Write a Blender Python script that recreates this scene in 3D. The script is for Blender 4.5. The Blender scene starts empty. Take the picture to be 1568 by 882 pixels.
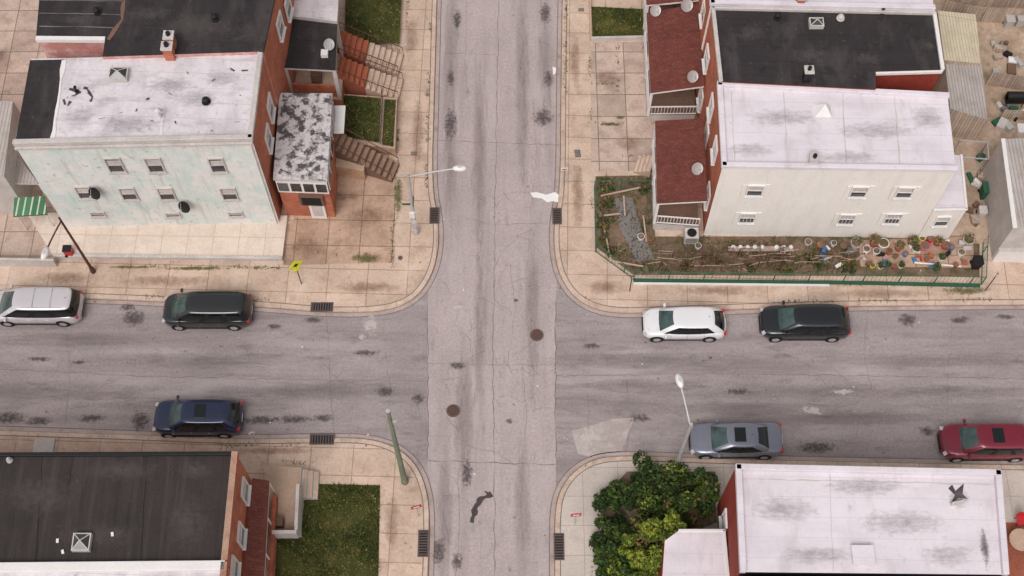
import bpy, bmesh, math, random
from mathutils import Vector, Matrix
random.seed(7)
R=random.random
def U(a,b): return random.uniform(a,b)
sc=bpy.context.scene
# ---------------- camera / survey frame -----------------
W,H,F=1568.0,882.0,2037.0
CH=69.0; TH=math.radians(64.3); ct,st=math.cos(TH),math.sin(TH)
def ray(px,py):
    u=(px-W/2)/F; v=(py-H/2)/F
    return Vector((u, ct-v*st, -st-v*ct))
def G(px,py,z=0.0):
    d=ray(px,py); t=(z-CH)/d.z
    return Vector((d.x*t,d.y*t,z))
cam=bpy.data.cameras.new("camera"); co=bpy.data.objects.new("camera",cam)
sc.collection.objects.link(co); sc.camera=co
cam.sensor_width=36; cam.lens=36*F/W; cam.clip_end=2000
co.location=(0,0,CH); co.rotation_euler=(math.radians(90)-TH,0,0)
# ---------------- light ---------------------------------
w=bpy.data.worlds.new("World"); sc.world=w; w.use_nodes=True
nt=w.node_tree; bg=nt.nodes['Background']; sky=nt.nodes.new('ShaderNodeTexSky')
sky.sky_type='NISHITA'; sky.sun_disc=False
sky.sun_elevation=math.radians(55); sky.sun_rotation=math.radians(200)
sky.dust_density=4; sky.air_density=1.0; sky.ozone_density=0.5
hs=nt.nodes.new('ShaderNodeHueSaturation'); hs.inputs['Saturation'].default_value=0.10
nt.links.new(sky.outputs[0],hs.inputs['Color']); nt.links.new(hs.outputs[0],bg.inputs[0])
bg.inputs[1].default_value=0.138
sl=bpy.data.lights.new("sun",'SUN'); sl.energy=1.2; sl.angle=math.radians(32); sl.color=(1,.97,.94)
so=bpy.data.objects.new("sun",sl); sc.collection.objects.link(so)
az=math.radians(200); el=math.radians(55)
sd=Vector((math.sin(az)*math.cos(el),math.cos(az)*math.cos(el),math.sin(el)))
so.rotation_euler=sd.to_track_quat('Z','Y').to_euler()
sc.view_settings.view_transform='Standard'; sc.view_settings.look='None'; sc.view_settings.exposure=0
# ---------------- materials ------------------------------
def lin(c):
    return tuple(((x/255)/12.92 if x/255<=.04045 else ((x/255+.055)/1.055)**2.4) for x in c)+(1,)
def mk(name,base,var=.12,ns=.6,fine=.10,fs=14,stains=(),grid=None,rough=.85,bump=.15,vert=False,metal=0,coat=0,obj=False,spec=.3):
    m=bpy.data.materials.new(name); m.use_nodes=True
    n=m.node_tree.nodes; l=m.node_tree.links; p=n['Principled BSDF']
    p.inputs['Roughness'].default_value=rough; p.inputs['Metallic'].default_value=metal
    p.inputs['Specular IOR Level'].default_value=spec; p.inputs['Coat Weight'].default_value=coat
    if obj: src=n.new('ShaderNodeTexCoord').outputs['Object']
    else: src=n.new('ShaderNodeNewGeometry').outputs['Position']
    if vert:
        s=n.new('ShaderNodeSeparateXYZ'); l.new(src,s.inputs[0])
        a=n.new('ShaderNodeMath'); l.new(s.outputs[0],a.inputs[0]); l.new(s.outputs[1],a.inputs[1])
        c=n.new('ShaderNodeCombineXYZ'); l.new(a.outputs[0],c.inputs[0]); l.new(s.outputs[2],c.inputs[1]); flat=c.outputs[0]
    else: flat=src
    if grid:
        bw,bh,mo,mcol,gv,rot,off=grid
        mp=n.new('ShaderNodeMapping'); mp.inputs['Rotation'].default_value=(0,0,math.radians(rot)); l.new(flat,mp.inputs[0])
        b=n.new('ShaderNodeTexBrick'); b.offset=off; b.inputs['Scale'].default_value=1
        b.inputs['Brick Width'].default_value=bw; b.inputs['Row Height'].default_value=bh
        b.inputs['Mortar Size'].default_value=mo; b.inputs['Mortar Smooth'].default_value=.6
        B=lin(base); b.inputs['Color1'].default_value=tuple(x*(1-gv) for x in B[:3])+(1,)
        b.inputs['Color2'].default_value=tuple(min(1,x*(1+gv)) for x in B[:3])+(1,)
        b.inputs['Mortar'].default_value=lin(mcol); l.new(mp.outputs[0],b.inputs[0]); col=b.outputs[0]
    else:
        r=n.new('ShaderNodeRGB'); r.outputs[0].default_value=lin(base); col=r.outputs[0]
    def noise(scale,det=5,an=None,off=0):
        t=n.new('ShaderNodeTexNoise'); t.inputs['Scale'].default_value=scale; t.inputs['Detail'].default_value=det; t.inputs['Roughness'].default_value=.62
        v=src
        mp=n.new('ShaderNodeMapping'); mp.inputs['Location'].default_value=(off*3.1,off*7.7,off)
        if an: mp.inputs['Scale'].default_value=an
        l.new(v,mp.inputs[0]); l.new(mp.outputs[0],t.inputs[0]); return t.outputs[0]
    for (sca,am,k) in ((ns,var,1),(fs,fine,2)):
        if am<=0: continue
        mr=n.new('ShaderNodeMapRange'); l.new(noise(sca,6,None,k),mr.inputs[0])
        mr.inputs[1].default_value=.3; mr.inputs[2].default_value=.7
        mr.inputs[3].default_value=1-am; mr.inputs[4].default_value=1+am
        mx=n.new('ShaderNodeVectorMath'); mx.operation='SCALE'; l.new(col,mx.inputs[0]); l.new(mr.outputs[0],mx.inputs['Scale']); col=mx.outputs[0]
    for i,s in enumerate(stains):
        scol,ssc,lo,hi,stg=s[:5]; an=s[5] if len(s)>5 else None
        mr=n.new('ShaderNodeMapRange'); l.new(noise(ssc,7,an,5+i*3),mr.inputs[0])
        mr.inputs[1].default_value=lo; mr.inputs[2].default_value=hi; mr.inputs[3].default_value=0; mr.inputs[4].default_value=stg
        mx=n.new('ShaderNodeMix'); mx.data_type='RGBA'; l.new(mr.outputs[0],mx.inputs[0]); l.new(col,mx.inputs[6]); mx.inputs[7].default_value=lin(scol); col=mx.outputs[2]
    l.new(col,p.inputs['Base Color'])
    if bump>0:
        bp=n.new('ShaderNodeBump'); bp.inputs['Strength'].default_value=bump; bp.inputs['Distance'].default_value=.03
        l.new(noise(fs,6,None,9),bp.inputs['Height']); l.new(bp.outputs[0],p.inputs['Normal'])
    return m
M={}
M['asph']=mk('old_asphalt',(154,142,141),.13,.35,.18,7,[((120,108,108),.9,.46,.72,.65,(.10,1.3,1)),((180,168,165),.7,.52,.75,.6,(.25,1,1)),((100,90,90),1.8,.56,.74,.55,(.3,1,1)),((108,98,98),6,.58,.75,.5)])
M['conc_road']=mk('worn_road_surface',(173,158,156),.09,.4,.15,7,[((145,131,129),.8,.48,.75,.6,(1.5,.10,1)),((192,178,176),.7,.52,.75,.5,(1,.25,1)),((124,111,110),1.9,.58,.76,.55,(1,.4,1)),((124,110,110),6,.60,.76,.45)])
M['walk']=mk('sidewalk_concrete',(196,170,152),.13,.5,.14,7,[((156,126,106),1.1,.5,.75,.55),((216,195,179),.6,.5,.7,.55),((130,108,90),3.2,.58,.75,.5)],grid=(2.3,1.55,.032,(150,124,106),.08,1.5,0))
M['walk2']=mk('grey_sidewalk',(192,178,169),.08,.5,.1,8,[((166,148,136),1.1,.5,.75,.5)],grid=(1.9,1.6,.022,(158,142,130),.04,0,0))
M['yardc']=mk('yard_concrete',(178,148,128),.2,.5,.15,6,[((130,98,76),.9,.5,.7,.6),((104,82,62),2.5,.58,.72,.55)],grid=(1.9,1.7,.035,(118,102,74),.12,1,0))
M['yardg']=mk('front_yard_slabs',(188,165,152),.14,.5,.14,7,[((146,122,108),1.2,.46,.7,.6),((124,104,90),3,.58,.72,.5)],grid=(1.75,1.6,.038,(118,108,80),.13,0,0))
M['apron']=mk('pale_slab',(214,196,182),.07,.6,.08,8,[((186,162,144),1.2,.5,.75,.55)],grid=(1.5,6,.02,(178,156,142),.03,1,0))
M['kerb']=mk('kerb_concrete',(196,172,156),.14,.9,.14,9,[((146,122,106),2,.5,.75,.6)],grid=(2.2,50,.02,(150,124,108),.05,0,0))
M['gutter']=mk('gutter_concrete',(172,154,147),.12,.9,.14,9,[((126,112,104),1.5,.5,.72,.6)])
M['joint']=mk('kerb_joint',(120,104,96),.2,.9,.14,9)
M['dirt']=mk('bare_ground',(178,154,134),.15,.3,.16,5,[((126,100,76),.7,.5,.7,.6),((104,98,64),.9,.56,.7,.6),((206,186,168),2,.56,.7,.6)])
M['soil']=mk('garden_soil',(116,94,78),.2,1,.2,9,[((72,72,40),1.5,.45,.6,.7),((154,130,112),3,.52,.7,.6)])
M['grass']=mk('grass_ground',(64,66,26),.25,1,.3,16,[((108,94,50),1.2,.5,.7,.6),((38,46,16),1.6,.5,.65,.6)])
M['wroof']=mk('white_roof_coating',(212,203,206),.06,.5,.07,7,[((172,162,166),.9,.46,.70,.65,(1,.35,1)),((132,122,126),3.2,.59,.70,.6),((230,222,225),.5,.52,.7,.6),((150,140,142),1.4,.53,.7,.55,(.3,1,1))],grid=(30,.95,.018,(186,176,180),.02,2,0),rough=.7)
M['wroof2']=mk('white_roof_clean',(218,208,213),.05,.5,.04,7,[((196,186,191),.7,.46,.75,.8,(.4,1,1)),((164,152,156),2.6,.61,.76,.55),((184,172,176),1.2,.54,.72,.55,(1,.3,1))],grid=(30,1.0,.02,(200,190,195),.015,1,0),rough=.7)
M['broof']=mk('black_tar_roof',(48,42,43),.18,.5,.15,7,[((82,74,73),.8,.48,.72,.65,(1,.3,1)),((26,22,24),1.1,.55,.7,.6),((116,106,104),3.5,.62,.76,.45)],grid=(30,.95,.02,(34,29,30),.06,2,0),rough=.7)
M['broof2']=mk('brown_tar_roof',(52,44,42),.14,.5,.18,9,[((76,67,64),.9,.48,.72,.6,(3,.1,1)),((30,25,25),1.1,.5,.7,.65,(2,.2,1)),((98,88,86),4,.63,.76,.4)],grid=(.95,40,.012,(40,34,33),.03,-2,0),rough=.7)
M['flake']=mk('flaking_roof',(200,192,193),.10,.8,.14,9,[((58,51,52),1.9,.50,.57,.92),((126,114,114),4,.5,.66,.75)],rough=.7)
M['mint']=mk('peeling_mint_paint',(212,213,208),.06,.6,.08,9,[((184,206,199),.7,.46,.66,.75),((226,219,215),1.2,.48,.62,.8),((166,144,128),2.6,.62,.69,.75),((154,144,136),1.4,.54,.75,.55,(2.5,1,.25))],vert=True)
M['cream']=mk('cream_stucco',(228,220,213),.03,.5,.05,9,[((208,196,186),.8,.5,.72,.55,(2,1,.3)),((194,182,172),2.2,.61,.75,.45)],vert=True)
M['brick']=mk('orange_brick',(176,96,68),.14,.8,.2,12,[((126,66,50),1.4,.48,.7,.55),((200,144,120),2,.58,.75,.55)],grid=(.22,.075,.008,(170,136,118),.14,0,.5),vert=True)
M['rbrick']=mk('red_painted_brick',(142,56,44),.1,.8,.15,12,[((106,42,36),1.4,.5,.7,.5)],grid=(.22,.075,.006,(120,54,44),.1,0,.5),vert=True)
M['pinkw']=mk('pink_wall',(190,136,128),.1,.8,.1,9,[((220,192,188),1.2,.48,.65,.7)],vert=True)
M['shing']=mk('red_brown_shingles',(110,60,51),.1,.8,.22,9,[((84,44,40),1.2,.48,.7,.5),((134,86,75),2,.6,.75,.5)],grid=(.3,.16,.012,(80,44,38),.16,0,.5))
M['wood']=mk('weathered_wood',(176,156,140),.18,1,.2,12,vert=True,grid=(.14,30,.012,(112,92,80),.15,0,0))
M['white']=mk('white_paint',(222,216,213),.05,1,.05,8,rough=.5,bump=0)
M['dwhite']=mk('dirty_white_paint',(190,181,176),.14,1,.14,8,rough=.6)
M['glass']=mk('window_glass',(58,56,58),.4,.8,0,8,rough=.12,bump=0,spec=.6)
M['carglass']=mk('car_glass',(16,22,23),.1,1,0,8,rough=.06,bump=0,spec=.6)
M['windsh']=mk('windscreen_glass',(62,80,78),.45,1.6,0,8,rough=.06,bump=0,spec=.7,obj=True)
M['dark']=mk('dark_trim',(30,27,28),.1,1,.1,8,rough=.6)
M['tyre']=mk('rubber',(28,27,28),.1,1,0,8,rough=.8,bump=0)
M['hub']=mk('alloy',(160,160,164),.1,1,0,8,rough=.35,metal=.6,bump=0)
M['galv']=mk('galvanised_steel',(188,184,182),.06,1,.06,8,rough=.45,metal=.3,bump=0)
M['iron']=mk('cast_iron',(96,82,78),.15,3,.2,20,rough=.7)
M['rust']=mk('rusty_brown_pole',(92,62,52),.15,1,.15,8)
M['pole']=mk('greenish_wood_pole',(118,124,104),.15,1,.2,9)
M['yel']=mk('yellow_green_sign',(216,218,40),.03,1,0,8,rough=.4,bump=0)
M['red']=mk('red_sign',(184,46,50),.05,1,0,8,rough=.4,bump=0)
M['green']=mk('green_paint',(46,88,66),.15,1,.1,8)
M['fence']=mk('green_fence',(58,100,76),.15,1,.1,8,bump=0)
M['awn']=mk('striped_awning',(74,120,86),.1,1,.1,8,grid=(.4,50,.06,(200,200,184),.1,0,0))
M['corr']=mk('corrugated_sheet',(176,167,163),.08,.5,.1,8,[((146,128,116),1,.48,.7,.6)],grid=(.2,50,.04,(150,138,132),.06,0,0))
M['corry']=mk('corrugated_yellow',(202,190,166),.08,.5,.1,8,[((176,156,132),1,.48,.7,.6)],grid=(.2,50,.04,(178,162,138),.06,0,0))
M['stone']=mk('tan_stone',(178,144,118),.15,1,.15,8,[((124,94,72),1.5,.5,.7,.6)],vert=True)
M['step']=mk('concrete_step',(184,156,136),.12,1,.12,8)
M['rstep']=mk('brick_step',(150,86,66),.12,1,.15,8)
M['bstep']=mk('brown_step',(112,86,72),.12,1,.15,8)
M['btread']=mk('brown_tread',(142,112,94),.14,1,.15,8)
M['terra']=mk('terracotta',(168,92,66),.1,1,.1,8)
M['blue']=mk('blue_plastic',(60,110,160),.05,1,0,8,rough=.4,bump=0)
M['pink']=mk('pink_plastic',(206,90,120),.05,1,0,8,rough=.4,bump=0)
M['slate']=mk('grey_path',(122,115,112),.12,1,.12,8)
M['spill']=mk('white_paint_spill',(230,225,222),.05,1,.05,8)
M['crack']=mk('crack_filler',(118,105,103),.2,1,.2,8)
M['patch']=mk('pale_patch',(178,164,160),.08,1,.12,6,[((158,143,139),1.5,.45,.6,.7)])
M['tar']=mk('dark_tar',(76,67,68),.2,1,.2,8)
def leafmat(n,c,v=.2): return mk(n,c,v,1.2,.2,9,rough=.7,bump=0)
M['l1']=leafmat('leaf_dark',(42,58,22)); M['l2']=leafmat('leaf_mid',(72,90,32)); M['l3']=leafmat('leaf_light',(134,140,48)); M['l4']=leafmat('leaf_dry',(138,112,68))
M['g1']=leafmat('blade_dark',(50,64,22)); M['g2']=leafmat('blade_mid',(80,88,34)); M['g3']=leafmat('blade_dry',(136,122,74))
def stainmat(name,colr,amt,lo=.22,hi=.46,sc_=3.6,an=(1,1,1)):
    m=bpy.data.materials.new(name); m.use_nodes=True; n=m.node_tree.nodes; l=m.node_tree.links; p=n['Principled BSDF']
    p.inputs['Base Color'].default_value=lin(colr); p.inputs['Roughness'].default_value=.8; p.inputs['Specular IOR Level'].default_value=.2
    tc=n.new('ShaderNodeTexCoord'); le=n.new('ShaderNodeVectorMath'); le.operation='LENGTH'; l.new(tc.outputs['Object'],le.inputs[0])
    ge=n.new('ShaderNodeNewGeometry'); t=n.new('ShaderNodeTexNoise'); t.inputs['Scale'].default_value=sc_; t.inputs['Detail'].default_value=7; t.inputs['Roughness'].default_value=.75
    mp=n.new('ShaderNodeMapping'); mp.inputs['Scale'].default_value=an; l.new(ge.outputs['Position'],mp.inputs[0]); l.new(mp.outputs[0],t.inputs[0])
    pw=n.new('ShaderNodeMath'); pw.operation='POWER'; l.new(le.outputs['Value'],pw.inputs[0]); pw.inputs[1].default_value=1.6
    a=n.new('ShaderNodeMath'); a.operation='MULTIPLY_ADD'; l.new(pw.outputs[0],a.inputs[0]); a.inputs[1].default_value=-.5; l.new(t.outputs[0],a.inputs[2])
    mr=n.new('ShaderNodeMapRange'); l.new(a.outputs[0],mr.inputs[0]); mr.inputs[1].default_value=lo; mr.inputs[2].default_value=hi; mr.inputs[3].default_value=0; mr.inputs[4].default_value=amt
    l.new(mr.outputs[0],p.inputs['Alpha']); return m
M['oil']=stainmat('oil_stain',(80,71,71),.62,.26,.50,5); M['pale']=stainmat('pale_stain',(208,197,192),.65,.3,.46,2.8)
M['soft']=stainmat('tyre_wear_x',(112,101,100),.32,.1,.62,2.2,(.25,2,1)); M['softy']=stainmat('tyre_wear_y',(120,108,106),.34,.1,.62,2.2,(2,.25,1))
M['rsoft']=stainmat('roof_grime',(150,140,142),.38,.2,.58,4,(.6,1.4,1)); M['bsoft']=stainmat('roof_dust',(104,95,93),.45,.2,.58,3)
M['moss']=stainmat('weed_stain',(100,98,56),.75); M['rusts']=stainmat('brown_stain',(134,100,80),.42,.15,.54,3)
# ---------------- mesh builder ---------------------------
def link(o,parent=None):
    sc.collection.objects.link(o)
    if parent: o.parent=parent
    return o
def empty(name,loc=(0,0,0)):
    e=bpy.data.objects.new(name,None); e.empty_display_size=.3; e.location=loc; return link(e)
class MB:
    def __init__(s): s.v=[];s.f=[];s.m=[];s.mats=[];s.sm=[]
    def add(s,vs,fs,mat,smooth=False):
        o=len(s.v); s.v+= [tuple(x) for x in vs]
        if mat not in s.mats: s.mats.append(mat)
        k=s.mats.index(mat)
        for f in fs: s.f.append(tuple(i+o for i in f)); s.m.append(k); s.sm.append(smooth)
    def obox(s,c,ax,ay,az,mat):
        c=Vector(c); P=[c+a*ax+b*ay+d*az for d in(-1,1) for b in(-1,1) for a in(-1,1)]
        s.add(P,[(0,2,3,1),(4,5,7,6),(0,1,5,4),(2,6,7,3),(0,4,6,2),(1,3,7,5)],mat)
    def box(s,c,sz,mat,rot=0):
        cr,sr=math.cos(rot),math.sin(rot)
        s.obox(c,Vector((cr,sr,0))*sz[0]/2,Vector((-sr,cr,0))*sz[1]/2,Vector((0,0,sz[2]/2)),mat)
    def cyl(s,p0,p1,r0,r1,mat,n=12,smooth=True):
        p0=Vector(p0);p1=Vector(p1);d=(p1-p0).normalized(); a=d.orthogonal().normalized(); b=d.cross(a)
        vs=[]
        for p,r in((p0,r0),(p1,r1)):
            for i in range(n):
                t=2*math.pi*i/n; vs.append(p+a*r*math.cos(t)+b*r*math.sin(t))
        s.add(vs,[(i,(i+1)%n,n+(i+1)%n,n+i) for i in range(n)],mat,smooth)
        s.add(vs[:n],[tuple(range(n))],mat); s.add(vs[n:],[tuple(range(n))],mat)
    def poly(s,pts,mat): s.add(pts,[tuple(range(len(pts)))],mat)
    def prism(s,pts,z0,z1,side,top):
        n=len(pts)
        if not isinstance(side,(list,tuple)): side=[side]*n
        for i in range(n):
            a=pts[i];b=pts[(i+1)%n]
            s.add([(a[0],a[1],z0),(b[0],b[1],z0),(b[0],b[1],z1),(a[0],a[1],z1)],[(0,1,2,3)],side[i])
        s.poly([(p[0],p[1],z1) for p in pts],top)
    def bar(s,a,b,wd,ht,mat):
        a=Vector(a);b=Vector(b);d=b-a; L=d.length; d.normalize(); up=Vector((0,0,1))
        sd_=d.cross(up); 
        if sd_.length<1e-3: sd_=Vector((1,0,0))
        sd_.normalize(); u2=sd_.cross(d)
        s.obox((a+b)/2,d*L/2,sd_*wd/2,u2*ht/2,mat)
    def make(s,name,parent=None,loc=None,recalc=True,bevel=0):
        me=bpy.data.meshes.new(name); me.from_pydata(s.v,[],s.f)
        for m in s.mats: me.materials.append(M[m] if isinstance(m,str) else m)
        me.polygons.foreach_set('material_index',s.m); me.polygons.foreach_set('use_smooth',s.sm)
        if recalc:
            bm=bmesh.new(); bm.from_mesh(me); bmesh.ops.recalc_face_normals(bm,faces=bm.faces); bm.to_mesh(me); bm.free()
        me.update(); o=bpy.data.objects.new(name,me); link(o,parent)
        if loc: o.location=loc
        if bevel:
            b=o.modifiers.new('b','BEVEL'); b.width=bevel; b.segments=2; b.limit_method='ANGLE'
        return o
def smoothpx(pts,it=2):
    for _ in range(it):
        q=[pts[0]]
        for a,b in zip(pts,pts[1:]):
            q.append((a[0]*.75+b[0]*.25,a[1]*.75+b[1]*.25)); q.append((a[0]*.25+b[0]*.75,a[1]*.25+b[1]*.75))
        q.append(pts[-1]); pts=q
    return pts
# ---------------- ground, road ---------------------------
b=MB(); b.poly([(-500,-400,-.02),(500,-400,-.02),(500,600,-.02),(-500,600,-.02)],'dirt'); b.make('ground',recalc=False)
b=MB(); b.poly([G(-900,380),G(2500,380),G(2500,800),G(-900,800)],'asph'); road=b.make('asphalt_road',recalc=False)
b=MB(); Lp=[(690,-900),(665,0),(658,330),(655,460),(655,720),(650,882),(645,1350)]; Rp=[(878,-900),(864,0),(860,330),(851,460),(851,720),(853,882),(852,1350)]
for i in range(len(Lp)-1): b.poly([G(*Lp[i],.004),G(*Lp[i+1],.004),G(*Rp[i+1],.004),G(*Rp[i],.004)],'conc_road')
croad=b.make('cross_road',recalc=False)
blocks={
'NW':([(-900,425),(0,453),(250,462),(400,470),(500,479),(585,478),(632,462),(658,430),(671,390),(672,340),(661,285),(665,150),(669,0),(692,-900)],[(-900,-900)]),
'NE':([(880,-900),(861,0),(859,150),(858,290),(848,345),(849,390),(858,425),(878,455),(908,473),(945,480),(1000,479),(1160,473),(1310,469),(1568,467),(2500,462)],[(2500,-900)]),
'SE':([(2500,735),(1568,713),(1440,711),(1200,706),(1055,702),(950,698),(905,705),(875,725),(855,755),(849,795),(850,882),(850,1350)],[(2500,1350)]),
'SW':([(638,1350),(656,882),(658,800),(655,755),(640,715),(612,688),(570,673),(510,671),(371,674),(235,668),(0,660),(-900,632)],[(-900,1350)])}
for k,(line,far) in blocks.items():
    ln=smoothpx(line,2); pts=[G(x,y,0).xy for x,y in ln]
    farv=G(*far[0]).xy
    def off(d):
        out=[]
        for i,p in enumerate(pts):
            a=pts[max(0,i-1)]; c=pts[min(len(pts)-1,i+1)]; t=(c-a).normalized(); n=Vector((-t.y,t.x))
            out.append(p+n*d)
        return out
    t=off(1.0); mid=len(pts)//2
    sgn=1 if (t[mid]-farv).length<(pts[mid]-farv).length else -1
    o1=off(.02*sgn); o2=off(.26*sgn); o3=off(.31*sgn); g=off(-.26*sgn); g2=off(-.31*sgn); g3=off(-.04*sgn)
    def strip(A,zA,B,zB,mat,name,parent=None):
        n=len(A); b=MB(); b.add([(p.x,p.y,zA) for p in A]+[(p.x,p.y,zB) for p in B],[(i,i+1,n+i+1,n+i) for i in range(n-1)],mat); b.make(name,parent,recalc=False)
    b=MB(); n=len(pts)
    V=[(p.x,p.y,0) for p in pts]+[(p.x,p.y,.13) for p in o1]+[(p.x,p.y,.145) for p in o2]
    b.add(V,[(i,i+1,n+i+1,n+i) for i in range(n-1)]+[(n+i,n+i+1,2*n+i+1,2*n+i) for i in range(n-1)],'kerb'); kb=b.make('kerb',recalc=False)
    strip(o2,.145,o3,.145,'joint','kerb_joint',kb)
    strip(g,.008,pts,.008,'gutter','gutter',road); strip(g2,.010,g,.010,'crack','gutter_joint',road); strip(g3,.012,pts,.012,'joint','gutter_dark_line',road)  # last strip: thin dark line along the foot of the kerb
    b=MB(); b.poly([(p.x,p.y,.138) for p in o2]+[(farv.x,farv.y,.138)],'walk2' if k=='SE' else 'walk'); b.make('pavement',recalc=False)
def sheet(name,px,mat,z=.142,parent=None):
    b=MB(); b.poly([G(x,y,z) for x,y in px],mat); return b.make(name,parent,recalc=False)
def ribbon(bm_,px,wd,mat='crack',z=.012,jit=.05,step=.5):
    P=[G(x,y,z) for x,y in px]; Q=[P[0]]
    for a,c in zip(P,P[1:]):
        k=max(1,int((c-a).length/step))
        for i in range(1,k+1):
            q=a.lerp(c,i/k); Q.append(q+Vector((U(-jit,jit),U(-jit,jit),0)))
    vs=[];n=len(Q)
    for i,q in enumerate(Q):
        t=(Q[min(n-1,i+1)]-Q[max(0,i-1)]); t.z=0; t.normalize(); nn=Vector((-t.y,t.x,0))*wd*U(.2,.8)
        vs+= [q-nn,q+nn]
    bm_.add(vs,[(2*i,2*i+1,2*i+3,2*i+2) for i in range(n-1)],mat)
b=MB()
for l_,wd in (([(764,0),(760,200),(757,420),(755,560),(757,720),(757,882)],.026),([(655,462),(655,700)],.035),([(851,462),(851,700)],.035),
   ([(664,215),(858,222)],.022),([(656,556),(850,560)],.016),([(656,705),(850,712)],.03),([(662,80),(760,84)],.015),([(700,330),(760,345),(848,340)],.015),
   ([(700,715),(705,780),(698,882)],.018),([(800,560),(806,640),(799,720)],.015),([(715,0),(712,100),(720,180)],.014),([(815,150),(822,240),(812,330)],.014),
   ([(780,400),(790,470),(778,550)],.014),([(0,565),(200,575),(400,580),(655,584)],.022),([(851,575),(1100,572),(1300,575),(1568,580)],.022),
   ([(100,500),(108,560),(100,650)],.012),([(500,480),(505,580),(512,668)],.016),([(590,540),(598,600),(592,670)],.016),([(960,580),(966,640),(958,695)],.018),
   ([(1330,470),(1322,540),(1335,600)],.016),([(1460,470),(1452,560),(1450,640)],.012),([(1160,525),(1240,560),(1290,620)],.012),([(230,520),(300,545),(420,560)],.012),
   ([(851,610),(1000,618),(1050,640)],.014),([(440,585),(470,640),(460,668)],.012),([(900,585),(902,690)],.014)):
    ribbon(b,l_,wd,step=.35)
for i in range(90):
    if i%2: x,y=U(670,845),U(0,880); 
    else: x,y=U(0,1568),U(490,690)
    l_=[(x,y)]; a=U(0,6.28)
    for k in range(random.randint(2,5)): a+=U(-.7,.7); x+=math.cos(a)*U(8,22); y+=math.sin(a)*U(8,22); x2=min(max(x,672),842) if i%2 else x; y2=y if i%2 else min(max(y,490),690); l_.append((x2,y2))
    ribbon(b,l_,.014,z=.013,step=.3)
b.make('road_cracks',road,recalc=False)
b=MB(); ribbon(b,[(753,756),(738,763),(728,778),(722,800)],.26,'tar',.014,.04,.15); ribbon(b,[(742,752),(750,760)],.12,'tar',.018,.04,.2); b.make('tar_repair',croad,recalc=False)
zi=[0]
def dz(): zi[0]+=1; return .016+.0005*(zi[0]%70)
def decal(px,py,rx,ry,mat,z=.016,parent=None,rot=0):
    n=20; b=MB(); b.add([(math.cos(2*math.pi*i/n),math.sin(2*math.pi*i/n),0) for i in range(n)],[tuple(range(n))],mat)
    p=G(px,py,z); o=b.make('surface_stain',parent or road,recalc=False); o.location=p; o.scale=(rx,ry,1); o.rotation_euler=(0,0,rot); return o
for a in [(205,487,1.2,.9),(195,470,.7,.4),(15,640,1.6,.6),(60,645,1.2,.45),(215,645,.9,1.0),(400,643,1.6,.45),(450,642,1.6,.45),(495,640,1,.35),(590,600,.9,.5),(640,610,.6,.5),(140,640,1.2,.45),
          (690,190,.7,1.8),(832,180,1.1,1.1),(700,30,.5,1.3),(835,20,.6,1.3),(715,725,.5,1.3),(672,845,.6,1.3),(1250,685,1.8,.6),(1390,490,.9,.7),(1420,660,.7,.5),(1470,490,.9,.4),
          (790,460,.25,.2),(1088,548,.2,.15),(840,120,.5,1.1),(690,120,.4,1),(700,860,.5,.8),(1540,485,.9,.3),(60,550,1.2,.25),(120,555,.7,.2),(480,490,.9,.3),(780,645,.4,.25),(905,530,.8,.3),(420,500,.8,.3),(980,640,1,.4),(1130,600,1.2,.3),(560,540,1.3,.3),(700,560,.8,.4)]:
    decal(*a[:2],a[2],a[3],'oil',dz())
for a in [(60,600,8,.8),(300,552,10,.6),(480,600,8,.6),(1250,600,9,.6),(1000,552,8,.6),(1450,552,8,.6),(1300,640,6,.6),(300,620,7,.6),(120,520,6,.6),(1150,625,6,.5),(980,590,5,.5),(1480,600,5,.6)]: decal(*a,'soft',dz())
for a in [(690,90,.6,8),(735,250,.55,9),(800,120,.55,10),(835,90,.6,6),(710,640,.7,5),(800,780,.6,5),(735,500,.5,7),(815,480,.5,7),(690,250,.6,5),(680,800,.6,5)]: decal(*a,'softy',dz())
for a in [(568,497,1.0,1.2),(1240,628,1.6,.5),(905,670,1.6,1.2),(1290,600,1.2,.3),(555,515,.5,.4),(700,470,1.2,.3)]: decal(*a,'pale',dz())
b=MB(); b.poly([G(x,y,.010) for x,y in [(875,660),(910,650),(940,641),(972,640),(960,668),(950,695),(905,700),(885,695)]],'patch'); b.make('road_patch',road,recalc=False)
b=MB(); b.poly([G(x,y,.056) for x,y in [(812,295),(822,294),(836,298),(850,294),(858,300),(855,310),(846,308),(838,310),(830,304),(816,302)]],'spill'); b.make('paint_spill',croad,recalc=False)
b=MB(); b.poly([G(x,y,.056) for x,y in [(846,102),(852,104),(851,112),(847,115)]],'spill'); b.make('paint_spill',croad,recalc=False)
def manhole(px,py):
    b=MB(); p=G(px,py,.012); b.cyl(p,p+Vector((0,0,.045)),.38,.36,'iron',24,False)
    b.cyl(p+Vector((0,0,.045)),p+Vector((0,0,.052)),.29,.29,'rust',20,False)
    for i in range(-2,3): b.box(p+Vector((i*.1,0,.056)),(.03,.4,.012),'iron')
    b.make('manhole_cover',bevel=0)
manhole(822,513); manhole(694,629)
def drain(px,py,sx,sy,n,alongx):
    b=MB(); p=G(px,py,.15); b.box(p,(sx+.14,sy+.14,.03),'iron'); b.box(p+Vector((0,0,.012)),(sx,sy,.02),'dark')
    for i in range(n):
        t=(i+.5)/n-.5
        if alongx: b.box(p+Vector((t*sx,0,.03)),(sx/n*.4,sy,.02),'iron')
        else: b.box(p+Vector((0,t*sy,.03)),(sx,sy/n*.4,.02),'iron')
    b.make('storm_drain')
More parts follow.
